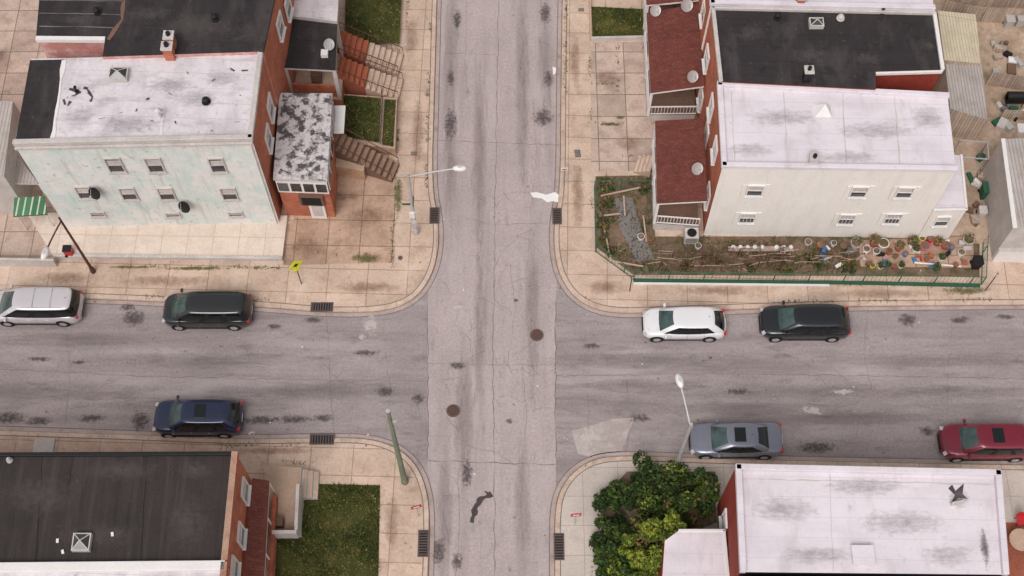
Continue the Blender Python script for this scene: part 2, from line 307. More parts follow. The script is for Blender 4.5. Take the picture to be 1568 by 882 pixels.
drain(493,470,1.15,.45,8,True); drain(665,330,.42,.95,8,False); drain(853,331,.42,.95,8,False); drain(493,673,1.2,.45,8,True); drain(648,832,.42,1.3,9,False); drain(856,837,.42,1.3,9,False)
b=MB()
for i in range(320):
    x,y=U(0,1568),U(0,882); p=G(x,y,.16 if not(655<x<855 or 480<y<665) else .03)
    if 380>y and (x<480 or x>900) or y>705 and (x<480 or x>900): continue
    s=U(.02,.07); a=U(0,3); b.box(p,(s*1.6,s,.012),random.choice(('dwhite','white','bstep','tar','l4','l4')),a)
b.make('street_litter')
# ---------------- yards ---------------------------------
sheet('concrete_yard',[(436,345),(606,275),(604,402),(434,406)],'yardc'); 
sheet('concrete_yard',[(506,268),(606,268),(606,278),(436,347),(500,300)],'yardc',.147)
sheet('paved_yard',[(905,66),(988,64),(1003,262),(905,262)],'yardg')
sheet('rear_yard',[(1395,-60),(1800,-60),(1800,395),(1485,372),(1440,330)],'dirt',.144)
sheet('rear_yard',[(-300,-100),(80,-100),(95,335),(88,403),(-300,403)],'yardg',.144)
sheet('garden_bed',[(912,270),(1003,268),(1003,362),(1500,362),(1500,424),(970,421),(912,378)],'soil')
sheet('garden_path',[(940,303),(968,303),(980,345),(1003,398),(975,400),(950,352)],'slate',.15)
sheet('patio',[(1315,368),(1490,362),(1492,410),(1318,408)],'yardc',.149)
sheet('concrete_yard',[(1060,728),(1130,726),(1130,800),(1060,800)],'walk2',.146)
b=MB(); P=[G(x,y,.45) for x,y in [(40,325),(440,330),(432,396),(82,392)]]; b.prism(P,.1,.45,'dwhite','apron'); b.bar(P[2]+Vector((0,0,.06)),P[3]+Vector((0,0,.06)),.18,.14,'dwhite'); b.make('raised_terrace')
for a in [(520,300,1.5,.5,'rusts'),(560,330,1.6,.9,'rusts'),(470,380,1.2,.9,'rusts'),(560,395,1.4,.5,'moss'),(610,300,.4,2,'moss'),(950,180,.5,.2,'moss'),(935,190,1,.2,'moss'),(300,411,3,.18,'moss'),(200,409,2,.15,'moss'),(1100,445,3,.4,'rusts'),(560,440,2.5,.5,'rusts'),(250,430,3.5,.5,'rusts'),(1350,450,4,.4,'rusts'),(930,440,1.5,.6,'rusts'),(640,200,.5,3,'rusts'),(885,300,.5,3,'rusts'),(880,90,.5,3,'rusts'),(930,120,1,1,'rusts'),(960,220,1,.7,'rusts'),(630,60,.6,2,'rusts'),(420,690,3,.3,'rusts'),(100,425,2,.5,'rusts'),(1480,445,2,.4,'moss'),(600,800,.5,2,'rusts')]:
    decal(a[0],a[1],a[2],a[3],a[4],.155+.0006*(zi[0]%40)); zi[0]+=1
# ---------------- vegetation -----------------------------
def inside(p,poly):
    c=False;n=len(poly)
    for i in range(n):
        a=poly[i];b_=poly[i-1]
        if (a[1]>p[1])!=(b_[1]>p[1]) and p[0]<(b_[0]-a[0])*(p[1]-a[1])/(b_[1]-a[1])+a[0]: c=not c
    return c
def blades(b,poly,dens,z,hmax=.14,mats=('g1','g2','g1','g3'),wd=.035):
    xs=[p[0] for p in poly]; ys=[p[1] for p in poly]; A=(max(xs)-min(xs))*(max(ys)-min(ys))
    for _ in range(int(A*dens)):
        x=U(min(xs),max(xs)); y=U(min(ys),max(ys))
        if not inside((x,y),poly): continue
        q=math.sin(x*1.7+math.sin(y*1.1)*2)+math.sin(y*2.1+x*.6)
        if q<-.9 and R()<.6: continue
        a=U(0,6.28); h=U(.4,1)*hmax*(1+.25*q); w_=wd*U(.6,1.4); dx,dy=math.cos(a)*w_,math.sin(a)*w_; lx,ly=U(-.6,.6)*h*1.4,U(-.6,.6)*h*1.4
        mm='g3' if q<-.6 and R()<.6 else ('g1' if q>1 and R()<.7 else random.choice(mats))
        b.add([(x-dx,y-dy,z),(x+dx,y+dy,z),(x+lx,y+ly,z+h)],[(0,1,2)],mm)
def lawn(px,z=.16,dens=220,name='grass_lawn',**k):
    P=[G(x,y,z) for x,y in px]; b=MB(); b.prism(P,z-.06,z,'soil','grass'); blades(b,[(p.x,p.y) for p in P],dens,z,**k); return b.make(name,recalc=False)
lawn([(486,741),(582,743),(577,1000),(395,1000),(418,826),(461,822),(466,765)],.17)
lawn([(530,-60),(618,-60),(611,66),(562,66),(528,45)],.5,110,mats=('g1','g2','g3','g3'))
lawn([(906,10),(986,14),(986,56),(908,57)],.25,140,mats=('g1','g2','g3','g2'))
def leaves(b,c,r,n,mats,sz=.12,flat=1.0):
    for _ in range(n):
        d=Vector((random.gauss(0,1),random.gauss(0,1),random.gauss(0,1))).normalized()*r*(U(.25,1)**.45)
        d.z*=flat; p=Vector(c)+d
        if p.z<.15: p.z=.15+R()*.1
        a=Vector((U(-1,1),U(-1,1),U(-.5,.5))).normalized(); c2=a.cross(Vector((U(-1,1),U(-1,1),U(.3,1)))).normalized()
        s=sz*U(.5,1.3); b.add([p-a*s,p+c2*s*.5,p+a*s,p-c2*s*.5],[(0,1,2,3)],random.choice(mats))
def shrub(px,py,r,h,n,mats,name='shrub',sz=.12):
    p=G(px,py,h*.5); g=Vector((p.x,p.y,.14)); b=MB()
    for i in range(5):
        q=g+Vector((U(-.6,.6)*r,U(-.6,.6)*r,U(.6,1)*h)); b.cyl(g,q,.035,.012,'bstep',5)
    for i in range(12):
        a=U(0,6.28); rr=math.sqrt(R())*r*.85; hh=U(.3,1.0)*h
        leaves(b,(p.x+math.cos(a)*rr,p.y+math.sin(a)*rr,hh),r*U(.18,.45),n//12,[random.choice(mats),random.choice(mats),mats[0]],sz)
    return b.make(name,recalc=False)
for i,a in enumerate([(975,742,1.4,1.5),(1030,745,1.5,1.9),(1070,748,1.1,1.7),(943,775,1.1,1.2),(1008,788,1.3,1.3),(1052,780,1.2,1.4),(938,822,1.1,1.3),(962,862,1.3,1.3),(990,830,1.2,1.5),(928,864,.8,1.0),(1083,738,.7,1.4),(983,770,.6,.7)]):
    shrub(*a,2200,(('l1','l2','l1','l2'),('l1','l2','l3'),('l1','l2','l2','l4'))[i%3])
for a in [(1000,842,1.2,2.4),(1018,815,.9,2.4),(985,868,1.1,2.2),(1040,822,.6,3.2),(970,845,.7,2.0)]: shrub(*a,1700,('l2','l3','l3','l3'),'yellow_green_shrub',.13)
sheet('shrub_bed',[(925,760),(960,722),(1095,722),(1098,800),(1020,830),(1000,1000),(905,1000)],'soil',.15)
b=MB()
def weedline(px,w_=.12,dens=60,h=.12):
    for a,c in zip(px,px[1:]):
        p=G(*a,.14);q=G(*c,.14);t=(q-p);L=t.length;t.normalize();n=Vector((-t.y,t.x,0))
        k=int(L*dens*w_*3)
        ph=U(0,6)
        for i in range(k):
            s=R()*L
            if math.sin(s*1.3+ph)+math.sin(s*.47+ph*2)<-.1: continue
            c0=p+t*s+n*random.gauss(0,w_*.5); x,y=c0.x,c0.y; hh=h*U(.4,1.2); an=U(0,6.28)
            b.add([(x-.03*math.cos(an),y-.03*math.sin(an),.14),(x+.03*math.cos(an),y+.03*math.sin(an),.14),(x+U(-.1,.1),y+U(-.1,.1),.14+hh)],[(0,1,2)],random.choice(('g1','g2','g3','l2')))
for l_ in ([(612,150),(608,240),(605,345)],[(660,0),(655,150),(652,290)],[(612,60),(608,150)],[(867,0),(866,120),(864,200)],[(867,0),(866,120)],[(903,60),(904,190)],[(180,408),(430,410)],[(180,408),(430,410)],[(600,410),(600,345)],[(514,348),(514,400)],[(970,432),(1490,438)],
    [(130,452),(420,460)],[(1120,464),(1560,458)],[(905,262),(908,380)],[(910,190),(955,190)],[(300,682),(460,682)],[(430,705),(480,712)],[(580,745),(577,882)],[(625,0),(618,70)],[(1000,362),(1420,366)],[(945,66),(947,120),(945,190)],[(905,128),(985,130)],[(985,66),(1000,190)],[(905,238),(1000,240)],[(925,745),(905,882)],[(436,406),(430,345)],[(512,215),(600,235)],[(1420,430),(1500,430)]):
    weedline(l_)
b.make('weeds',recalc=False)
# ---------------- buildings ------------------------------
def bld(name,px,h,walls,roof,parapets=(),pmat='dwhite',ph=.3,pw=.3,z0=.1):
    e=empty(name); P=[G(x,y,h) for x,y in px]; n=len(P)
    b=MB(); b.prism(P,z0,h,walls,roof); b.make('walls_and_roof',e)
    if parapets:
        b=MB(); cen=sum(P,Vector())/n
        for i in parapets:
            a=P[i];c=P[(i+1)%n]; d=(c-a).normalized(); nn=Vector((-d.y,d.x,0))
            if (cen-(a+c)/2).dot(nn)<0: nn=-nn
            m=(a+c)/2+nn*(pw/2-.06)+Vector((0,0,ph/2-.05)); b.obox(m,d*((c-a).length/2+.04),nn*pw/2,Vector((0,0,ph/2)),pmat)
        b.make('parapet',e,bevel=.03)
    return e,P
def wallpt(A,B,px,py):
    d=ray(px,py); n=Vector((-(B-A).y,(B-A).x,0)).normalized()
    t=(A-Vector((0,0,CH))).dot(n)/d.dot(n); return Vector((0,0,CH))+d*t,n
def windows(e,A,B,lst,w_=.85,h_=1.35,frame='white',out=None,gl='glass',name='window'):
    A=Vector((A.x,A.y,0));B=Vector((B.x,B.y,0)); d=(B-A).normalized()
    for it in lst:
        px,py=it[:2]; ww=it[2] if len(it)>2 else w_; hh=it[3] if len(it)>3 else h_
        p,n=wallpt(A,B,px,py)
        if out is not None and n.dot(out)<0: n=-n
        b=MB(); z=Vector((0,0,1))
        b.obox(p+n*.015,d*ww/2,n*.012,z*hh/2,gl)
        f=.07
        b.obox(p+n*.05+d*(ww/2+f/2),d*f/2,n*.05,z*(hh/2+f),frame); b.obox(p+n*.05-d*(ww/2+f/2),d*f/2,n*.05,z*(hh/2+f),frame)
        b.obox(p+n*.05+z*(hh/2+f/2),d*ww/2,n*.05,z*f/2,frame); b.obox(p+n*.09-z*(hh/2+f/2),d*(ww/2+.1),n*.1,z*f/2,frame)
        b.obox(p+n*.04,d*ww/2,n*.02,z*.03,frame)
        if hh>.9:
            b.obox(p+n*.029+z*hh*.22*U(.6,1.2),d*ww/2*.96,n*.004,z*hh*.2,'dwhite')
        b.make(name,e)
S=Vector((0,-1,0)); E=Vector((1,0,0)); WW=Vector((-1,0,0))
def chimney(e,px,py,h,sz=(.5,.5,.9),mat='brick',top='dark'):
    p=G(px,py,h); b=MB(); b.box(p+Vector((0,0,sz[2]/2)),sz,mat); b.box(p+Vector((0,0,sz[2]+.04)),(sz[0]+.12,sz[1]+.12,.1),'dwhite'); b.cyl(p+Vector((0,0,sz[2]+.08)),p+Vector((0,0,sz[2]+.3)),sz[0]*.28,sz[0]*.25,top,12); b.make('chimney',e)
def vent(e,px,py,h,r=.14,ht=.35,mat='dark'):
    p=G(px,py,h); b=MB(); b.cyl(p,p+Vector((0,0,ht)),r*.6,r*.6,mat,10); b.cyl(p+Vector((0,0,ht)),p+Vector((0,0,ht+.12)),r*1.2,r*.5,mat,12); b.cyl(p,p+Vector((0,0,.04)),r*1.6,r*1.5,mat,12); b.make('roof_vent',e)
def skylight(e,px,py,h,sx=.9,sy=.8,fr='dwhite'):
    p=G(px,py,h); b=MB(); b.box(p+Vector((0,0,.15)),(sx,sy,.3),fr)
    a=sx/2-.06;c=sy/2-.06; q=p+Vector((0,0,.31)); V=[q+Vector((-a,-c,0)),q+Vector((a,-c,0)),q+Vector((a,c,0)),q+Vector((-a,c,0)),q+Vector((0,0,.22))]
    b.add(V,[(0,1,4),(1,2,4),(2,3,4),(3,0,4)],'glass')
    for i in range(4): b.bar(V[i],V[4],.04,.04,fr)
    b.make('skylight',e)
def dish(e,p,face=(-.3,-.8,.5),r=.38,mat='dark'):
    f=Vector(face).normalized(); a=f.orthogonal().normalized(); c=f.cross(a); b=MB(); n=18; p=Vector(p)
    rings=[]
    for k,(rr,dd) in enumerate(((.02,0),(.5,.03),(.85,.1),(1,.15))):
        rings+= [p+(a*math.cos(6.2832*i/n)+c*math.sin(6.2832*i/n))*r*rr+f*dd*r*1.3 for i in range(n)]
    b.add(rings,[(k*n+i,k*n+(i+1)%n,(k+1)*n+(i+1)%n,(k+1)*n+i) for k in range(3) for i in range(n)],mat,True)
    b.cyl(p-f*.03,p-f*.35-Vector((0,0,.25)),.03,.03,'galv',6); b.cyl(p-c*r*.9,p+f*.45,.015,.015,'galv',6); b.cyl(p+f*.42,p+f*.52,.05,.05,'galv',8)
    b.make('satellite_dish',e)
def roofpatch(e,px,h,mat,name='roof_patch'):
    b=MB(); b.poly([G(x,y,h) for x,y in px],mat); b.make(name,e,recalc=False)
def seam(e,px,h,wd,mat,name='roof_seam',st_=.6):
    b=MB(); ribbon(b,px,wd,mat,h,.03,st_); b.make(name,e,recalc=False)
# --- mint house (A)
hA=9.5
eA,PA=bld('mint_rowhouse',[(48,90),(402,82),(386,214),(22,222)],hA,['pinkw','brick','mint','mint'],'wroof',(1,2),'dwhite',.3,.28)
roofpatch(eA,[(46,92),(98,91),(79,216),(23,219)],hA+.012,'broof')
windows(eA,PA[3],PA[2],[(176,252,.75,1.35),(237,252,.75,1.35),(333,252,.7,1.35),(130,294,.75,1.2),(197,296,.75,1.2),(255,296,.75,1.2),(351,296,.75,1.2),(265,328,.7,.4),(361,327,.7,.4),(150,327,.7,.4)],out=S,frame='dwhite')
windows(eA,PA[1],PA[2],[(413,165,.9,1.5),(410,212,.9,1.5),(428,235,.9,1.5)],out=E)
p,_=wallpt(PA[3],PA[2],147,287); dish(eA,p+Vector((0,-.35,0))); p,_=wallpt(PA[3],PA[2],284,308); dish(eA,p+Vector((0,-.35,0)))
skylight(eA,183,117,hA,1.0,.8); vent(eA,316,156,hA,.16,.25); vent(eA,246,180,hA,.15,.7,'wroof'); vent(eA,118,140,hA,.08,.4)
chimney(eA,262,88,hA,(.5,.45,1.0))
for l_ in ([(106,136),(116,138),(124,142)],[(120,142),(113,148)],[(97,152),(100,160)],[(108,155),(104,162)],[(134,137),(141,148),(139,156)],[(128,134),(134,136)]): seam(eA,l_,hA+.018,.13,'tar','tar_smear',.2)
for i in range(26):
    x=U(95,370);y=U(100,205); seam(eA,[(x,y),(x+U(-6,10),y+U(-4,4))],hA+.017+.0003*i,U(.03,.09),random.choice(('tar','slate','crack')),'tar_spot',.2)
seam(eA,[(248,182),(246,212)],hA+.03,.12,'white'); seam(eA,[(98,92),(80,216)],hA+.03,.22,'white')
for a in [(300,150,1.8,.9),(200,190,2.4,.8),(120,180,1.2,1.2),(340,120,1.4,.8),(260,130,2,.7)]: decal(*a,'rsoft',hA+.035,eA)
b=MB(); a=PA[3];c=PA[2]; b.bar(a+Vector((0,-.12,-.15)),c+Vector((0,-.12,-.15)),.16,.14,'dwhite'); b.cyl(c+Vector((-.15,-.1,-.2)),Vector((c.x-.15,c.y-.1,.5)),.05,.05,'white',8); b.make('gutter_and_downpipe',eA)
# neighbour B
hB=9.75
eB,PB=bld('black_roof_rowhouse',[(66,-160),(446,-160),(420,0),(403,79),(157,87),(161,58),(55,57),(60,0)],hB,['brick','brick','brick','pinkw','pinkw','pinkw','pinkw','pinkw'],'broof',(2,),'broof',.25,.3)
b=MB(); b.bar(PB[6]+Vector((0,-.05,-.1)),PB[5]+Vector((0,-.05,-.1)),.25,.25,'white'); b.make('cornice',eB)
chimney(eB,264,70,hB,(.45,.45,.9)); vent(eB,150,20,hB); vent(eB,330,30,hB)
for a in [(300,40,3,1.2),(230,20,2,.8),(370,50,1.2,1),(120,30,1.5,.6)]: decal(*a,'bsoft',hB+.016,eB)
seam(eB,[(192,-20),(186,30),(166,60)],hB+.02,.2,'bstep')
for l_ in ([(60,20),(186,22)],[(60,40),(176,42)],[(62,0),(190,2)]): seam(eB,l_,hB+.02,.04,'slate')
windows(eB,PB[2],PB[3],[(428,40,.9,1.5),(440,10,.9,1.5)],out=E)
# porch A (enclosed)
hp=4.6
P=[G(x,y,hp) for x,y in [(428,142),(509,143),(501,277),(418,274)]]
e=empty('enclosed_front_porch'); inn=lambda q,k:q+(sum(P,Vector())/4-q)*k
Q=[inn(q,.05) for q in P]; b=MB(); b.prism(Q,.12,hp-.2,'brick','dark'); b.make('porch_walls',e)
b=MB(); b.prism(P,hp-.18,hp,'dwhite','flake'); b.make('porch_roof',e)
a,c=Q[3],Q[2]; d=(c-a).normalized(); n=Vector((d.y,-d.x,0)); L=(c-a).length; b=MB()
b.obox((a+c)/2+n*.05+Vector((0,0,-.95)),d*L/2,n*.04,Vector((0,0,.62)),'white'); b.make('window_band',e)
b=MB()
for k in range(4): b.obox(a+d*L*(k+.5)/4+n*.11+Vector((0,0,-.95)),d*L*.1,n*.015,Vector((0,0,.42)),'glass')
b.obox(a+d*L*.62+n*.12+Vector((0,0,-2.3)),d*.7,n*.1,Vector((0,0,.5)),'bstep'); b.obox(a+d*L*.62+n*.24+Vector((0,0,-2.3)),d*.55,n*.02,Vector((0,0,.4)),'dark')
b.make('windows',e)
b=MB(); b.obox(Vector((a.x,a.y,1.2))+d*L*.68+n*.06,d*.45,n*.06,Vector((0,0,1.05)),'white'); b.obox(Vector((a.x,a.y,1.2))+d*L*.68+n*.13,d*.3,n*.012,Vector((0,0,.75)),'dwhite'); b.make('door',e)
a2,c2=Q[2],Q[1]; b=MB(); d=(c2-a2).normalized(); n=Vector((d.y,-d.x,0)); L=(c2-a2).length
for k in range(5): b.obox(a2+d*L*(k+.5)/5+n*.06+Vector((0,0,-.95)),d*L*.085,n*.02,Vector((0,0,.5)),'white'); b.obox(a2+d*L*(k+.5)/5+n*.09+Vector((0,0,-.95)),d*L*.07,n*.01,Vector((0,0,.4)),'glass')
b.make('side_windows',e)
b=MB(); q=G(516,183,3.2); b.box(q,(.9,1.9,.08),'white'); b.bar(q+Vector((.4,-.8,0)),q+Vector((-.4,-.8,.4)),.04,.04,'white'); b.make('door_awning',e)
# porch B (open)
e=empty('open_front_porch'); hq=4.9
P=[G(x,y,hq) for x,y in [(440,24),(517,32),(514,108),(433,104)]]; b=MB(); b.prism(P,hq-.15,hq,'dwhite','broof'); b.make('porch_roof',e)
P2=[G(x,y,hq+.25) for x,y in [(446,-60),(522,-60),(516,33),(440,24)]]; b=MB(); b.prism(P2,hq-.1,hq+.25,'dwhite','wroof'); b.make('white_porch_roof',e)
b=MB(); Pd=[Vector((q.x,q.y,0)) for q in P]; b.prism(Pd,.12,1.9,'brick','step'); 
for q in P: qq=q+(sum(P,Vector())/4-q)*.07; b.box((qq.x,qq.y,(1.9+hq)/2),(.22,.22,hq-1.9-.2),'dwhite')
q0,q1=P[3],P[2]; b.bar((q0.x+.2,q0.y+.2,2.5),(q1.x-.2,q1.y+.2,2.5),.1,1.1,'brick'); b.box(((q0.x+q1.x)/2,q0.y+1.2,2.4),(.6,.6,.8),'bstep'); b.make('porch_base',e)
dish(e,G(503,68,hq+.4),(.5,-.5,.6),.35,'galv'); b=MB(); b.box(G(497,82,hq+.15),(.4,.4,.3),'white'); b.make('roof_box',e)
# stairs
def stairs(name,top,bot,wd,n,mat,sidem,rail=True):
    e=empty(name); b=MB(); top=Vector(top);bot=Vector(bot); dh=Vector((bot.x-top.x,bot.y-top.y,0)); L=dh.length; d=dh/L; s=Vector((-d.y,d.x,0))
    for i in range(n):
        z=top.z+(bot.z-top.z)*i/n; c=Vector((top.x,top.y,0))+d*L*(i+.5)/n
        b.obox(Vector((c.x,c.y,(z+.1)/2)),d*L/n/2,s*wd/2,Vector((0,0,(z-.1)/2)),mat)
        b.obox(Vector((c.x,c.y,z+.012))+d*L/n*.12,d*L/n*.32,s*wd*.49,Vector((0,0,.012)),sidem)
    b.make('steps',e)
    if rail:
        b=MB()
        for sg in(-1,1):
            a=Vector((top.x,top.y,top.z+.9))+s*sg*wd*.47; c=Vector((bot.x,bot.y,bot.z+.9))+s*sg*wd*.47; b.bar(a,c,.04,.04,'rust')
            for k in range(7):
                q=a.lerp(c,k/6); b.cyl(q,q-Vector((0,0,.9)),.014,.014,'rust',5)
        b.make('railing',e)
stairs('brick_steps',G(518,62,2.1),G(562,80,1.2),1.5,5,'rstep','terra'); stairs('concrete_steps',G(562,80,1.1),G(614,100,.25),1.5,6,'step','walk')
stairs('brick_steps',G(518,102,2.1),G(562,120,1.2),1.5,5,'rstep','terra'); stairs('concrete_steps',G(562,120,1.1),G(614,139,.25),1.5,6,'step','walk')
b=MB(); b.prism([G(x,y,.9) for x,y in [(516,143),(608,150),(605,228),(512,216)]],.12,.9,'stone','step'); b.make('retaining_wall')
lawn([(525,146),(583,150),(580,218),(521,208)],.97,200); lawn([(589,152),(606,153),(602,224),(585,221)],.97,160)
b=MB()
for i in range(3): b.bar(G(586,150,.95+.3*i+.1),G(582,220,.95+.3*i+.1),.03,.03,'dark')
for k in range(10): 
    q=G(586,150,.95).lerp(G(582,220,.95),k/9); b.cyl(q,q+Vector((0,0,.75)),.02,.02,'dark',5)
b.make('iron_fence')
b=MB(); b.prism([G(x,y,1.2) for x,y in [(505,228),(560,238),(557,262),(503,252)]],.12,1.2,'stone','step'); b.make('stone_retaining_wall')
stairs('brown_steps',G(508,212,2.2),G(606,266,.2),1.25,11,'bstep','btread')
b=MB(); p=G(527,262,.2); b.cyl(p,p+Vector((0,0,.5)),.22,.26,'white',12); b.cyl(p+Vector((0,0,.5)),p+Vector((0,0,.52)),.2,.2,'dark',12); b.make('plant_tub')
# rear of mint house
e=empty('rear_porch'); b=MB(); P=[G(x,y,2.9) for x,y in [(-40,215),(14,222),(60,282),(-20,280)]]; b.prism(P,2.8,2.9,'dwhite','corr')
for q in P: b.cyl(q,(q.x,q.y,.14),.06,.06,'white',8)
b.make('porch_roof',e); b=MB(); b.prism([G(x,y,2.2) for x,y in [(22,303),(68,300),(72,328),(20,331)]],2.1,2.2,'green','awn'); 
for x,y in [(24,328),(68,326)]:
    q=G(x,y,2.1); b.cyl(q,(q.x,q.y,.14),.04,.04,'white',6)
b.make('green_awning',e)
eX,PX=bld('grey_shed',[(-120,150),(20,155),(6,270),(-140,270)],4.5,'dwhite','corr')
b=MB(); q0=G(0,395,.9);q1=G(82,398,.9); b.bar(q0-Vector((3,0,.4)),q1-Vector((0,0,.4)),.15,.8,'dwhite'); b.make('low_wall')
b=MB(); p=G(107,388,.5); b.box((p.x,p.y,.8),(.45,.4,.6),'red'); b.box((p.x,p.y,1.12),(.5,.45,.08),'dark'); b.cyl((p.x-.15,p.y-.25,.55),(p.x-.15,p.y-.2,.55),.1,.1,'tyre'); b.make('red_bin',bevel=.04)
# --- NE white house C
hC=7.8
eC,PC=bld('white_rowhouse',[(1099,128),(1451,146),(1464,262),(1106,256)],hC,['cream','cream','cream','brick'],'wroof2',(0,2,3),'wroof2',.28,.3)
windows(eC,PC[3],PC[2],[(1156,291),(1315,293),(1385,294),(1144,333),(1296,335),(1367,334)],.8,1.05,out=S,frame='white')
for px,py in [(1156,291),(1315,293),(1385,294),(1144,333),(1296,335),(1367,334)]:
    p,_=wallpt(PC[3],PC[2],px,py); b=MB()
    if py>300:
        for k in(-1,0,1): b.box((p.x+k*.2,p.y-.1,p.z),(.02,.02,1.1),'white')
    for sg in(-1,1):b.box((p.x+sg*.62,p.y-.03,p.z),(.26,.05,1.25),'cream')
    b.make('shutters_and_bars',eC)
windows(eC,PC[3],PC[0],[(1083,205,.9,1.5),(1090,165,.9,1.5),(1085,300,.9,1.5),(1096,230,.9,1.4)],out=WW)
vent(eC,1243,245,hC,.2,.6,'wroof2'); b=MB(); p=G(1260,170,hC); b.add([p+Vector((-.45,-.4,0)),p+Vector((.45,-.4,0)),p+Vector((.45,.4,0)),p+Vector((-.45,.4,0)),p+Vector((0,0,.7))],[(0,1,4),(1,2,4),(2,3,4),(3,0,4)],'white'); b.make('roof_vent_cone',eC)
chimney(eC,1243,252,hC,(.4,.4,.7),'wroof2')
for l_ in ([(1120,140),(1125,250)],[(1200,140),(1206,255)],[(1290,143),(1296,257)],[(1370,146),(1378,258)]): seam(eC,l_,hC+.012,.04,'dwhite')
for a in [(1200,180,2.8,.8),(1340,200,3,.8),(1420,180,1.2,1.2),(1150,230,1.8,.7),(1300,240,2.4,.5)]: decal(*a,'rsoft',hC+.02,eC)
eC2,PC2=bld('rear_annex',[(1436,235),(1472,238),(1480,321),(1430,322)],3.7,['cream']*4,'wroof2',(1,2),'white',.15,.15)
windows(eC2,PC2[3],PC2[2],[(1442,338,.7,1.0)],out=S)
# neighbour D
hD=8.1
eD,PD=bld('black_roof_rowhouse',[(1090,12),(1430,20),(1443,107),(1341,110),(1341,137),(1102,125)],hD,['cream','cream','rbrick','rbrick','rbrick','brick'],'broof',(5,0),'dwhite',.25,.22)
b=MB(); b.bar(PD[2]+Vector((0,-.03,-.1)),PD[3]+Vector((0,-.03,-.1)),.18,.18,'white'); b.bar(PD[1],PD[2],.2,.25,'white'); b.make('cornice',eD)
skylight(eD,1249,38,hD,.8,.6,'dwhite'); chimney(eD,1234,122,hD,(.4,.4,.9),'dark'); vent(eD,1190,28,hD); vent(eD,1287,28,hD,.15,.2,'dwhite'); vent(eD,1350,18,hD)
windows(eD,PD[5],PD[0],[(1083,90,.9,1.5),(1078,20,.9,1.5),(1074,150,.9,1.5)],out=WW)
for a in [(1240,85,1.8,.9),(1330,90,1.2,.6),(1150,50,1.2,.9),(1420,70,.8,.5)]: decal(a[0],a[1],a[2],a[3],'bsoft',hD+.02,eD)
eE,PE=bld('white_roof_rowhouse',[(1080,-160),(1415,-160),(1430,16),(1088,8)],hD+.25,['cream','cream','cream','brick'],'wroof2',(2,3),'wroof2',.3,.3)
chimney(eE,1225,4,hD+.3,(.4,.4,.5))
def porch(px,h0,h1,name='shingled_porch'):
    e=empty(name); nw,ne,se,sw=px
    P=[G(*nw,h0),G(*ne,h1),G(*se,h1),G(*sw,h0)]; b=MB(); V=P+[p-Vector((0,0,.14)) for p in P]
    b.add(V,[(0,1,2,3)],'shing'); b.add(V,[(4,5,6,7),(0,4,5,1),(1,5,6,2),(2,6,7,3),(3,7,4,0)],'white'); b.make('porch_roof',e)
    b=MB(); Q=[Vector((p.x,p.y,0)) for p in P]; cen=sum(Q,Vector())/4; Q=[q+(cen-q)*.06 for q in Q]; b.prism(Q,.12,.9,'dwhite','bstep')
    for i in(0,3):
        b.box((Q[i].x,Q[i].y,(.9+h0)/2),(.16,.16,h0-.9-.05),'white')
    m=(Q[0]+Q[3])/2; b.box((m.x,m.y,(.9+h0)/2),(.16,.16,h0-.9-.05),'white')
    for A,B in((Q[3],Q[2]),(Q[0],Q[3])):
        b.bar(A+Vector((0,0,1.8)),B+Vector((0,0,1.8)),.07,.06,'white'); b.bar(A+Vector((0,0,1.05)),B+Vector((0,0,1.05)),.06,.05,'white')
        k=int((B-A).length/.18)
        for i in range(k+1): q=A.lerp(B,i/k); b.box((q.x,q.y,1.42),(.03,.03,.74),'white')
    b.make('deck_and_railing',e); return e,P
e1,_=porch([(990,20),(1071,5),(1078,132),(996,143)],3.5,4.2); dish(e1,G(1060,117,4.4),(.3,-.6,.7),.36,'galv'); dish(e1,G(1051,8,4.4),(.3,-.6,.7),.4,'galv'); dish(e1,G(1003,16,3.9),(.3,-.6,.7),.36,'galv')
e2,_=porch([(1003,185),(1078,181),(1083,308),(1006,312)],3.5,4.2); dish(e2,G(1067,258,4.3),(.3,-.6,.7),.36,'galv')
e3,_=porch([(988,-140),(1066,-150),(1070,0),(990,8)],3.5,4.2)
stairs('concrete_steps',G(1000,250,.85),G(974,252,.2),1.2,4,'step','walk',False)
b=MB(); p0,p1=G(905,60,.3),G(988,58,.3); b.bar(p0,p1,.15,.35,'dwhite'); b.bar(p0,G(903,0,.3),.12,.3,'step'); b.make('low_garden_wall')
def lean(name,px,hs,mat,wall='wood'):
    P=[G(x,y,h) for (x,y),h in zip(px,hs)]; b=MB(); V=P+[Vector((p.x,p.y,.14)) for p in P]
    b.add(V,[(0,1,2,3)],mat); b.add(V,[(0,4,5,1),(1,5,6,2),(2,6,7,3),(3,7,4,0)],wall); return b.make(name)
lean('yellow_shed',[(1436,16),(1494,22),(1502,97),(1446,92)],[3.4,2.8,2.8,3.4],'corry'); lean('corrugated_shed',[(1447,93),(1503,99),(1512,183),(1455,166)],[3.0,2.5,2.5,3.0],'corr')
lean('white_garage',[(1534,213),(1700,205),(1710,340),(1553,347)],[4.0,4.2,4.2,4.0],'corr','dwhite')
b=MB(); P=[G(x,y,4.03) for x,y in [(1533,212),(1539,212),(1558,349),(1551,349)]]; b.poly(P,'white'); b.make('roof_edge_trim')
b=MB(); P=[G(x,y,1.4) for x,y in [(1528,365),(1640,362),(1640,390),(1530,385)]]; b.prism(P,.14,1.4,'white','dwhite'); b.make('white_outbuilding')
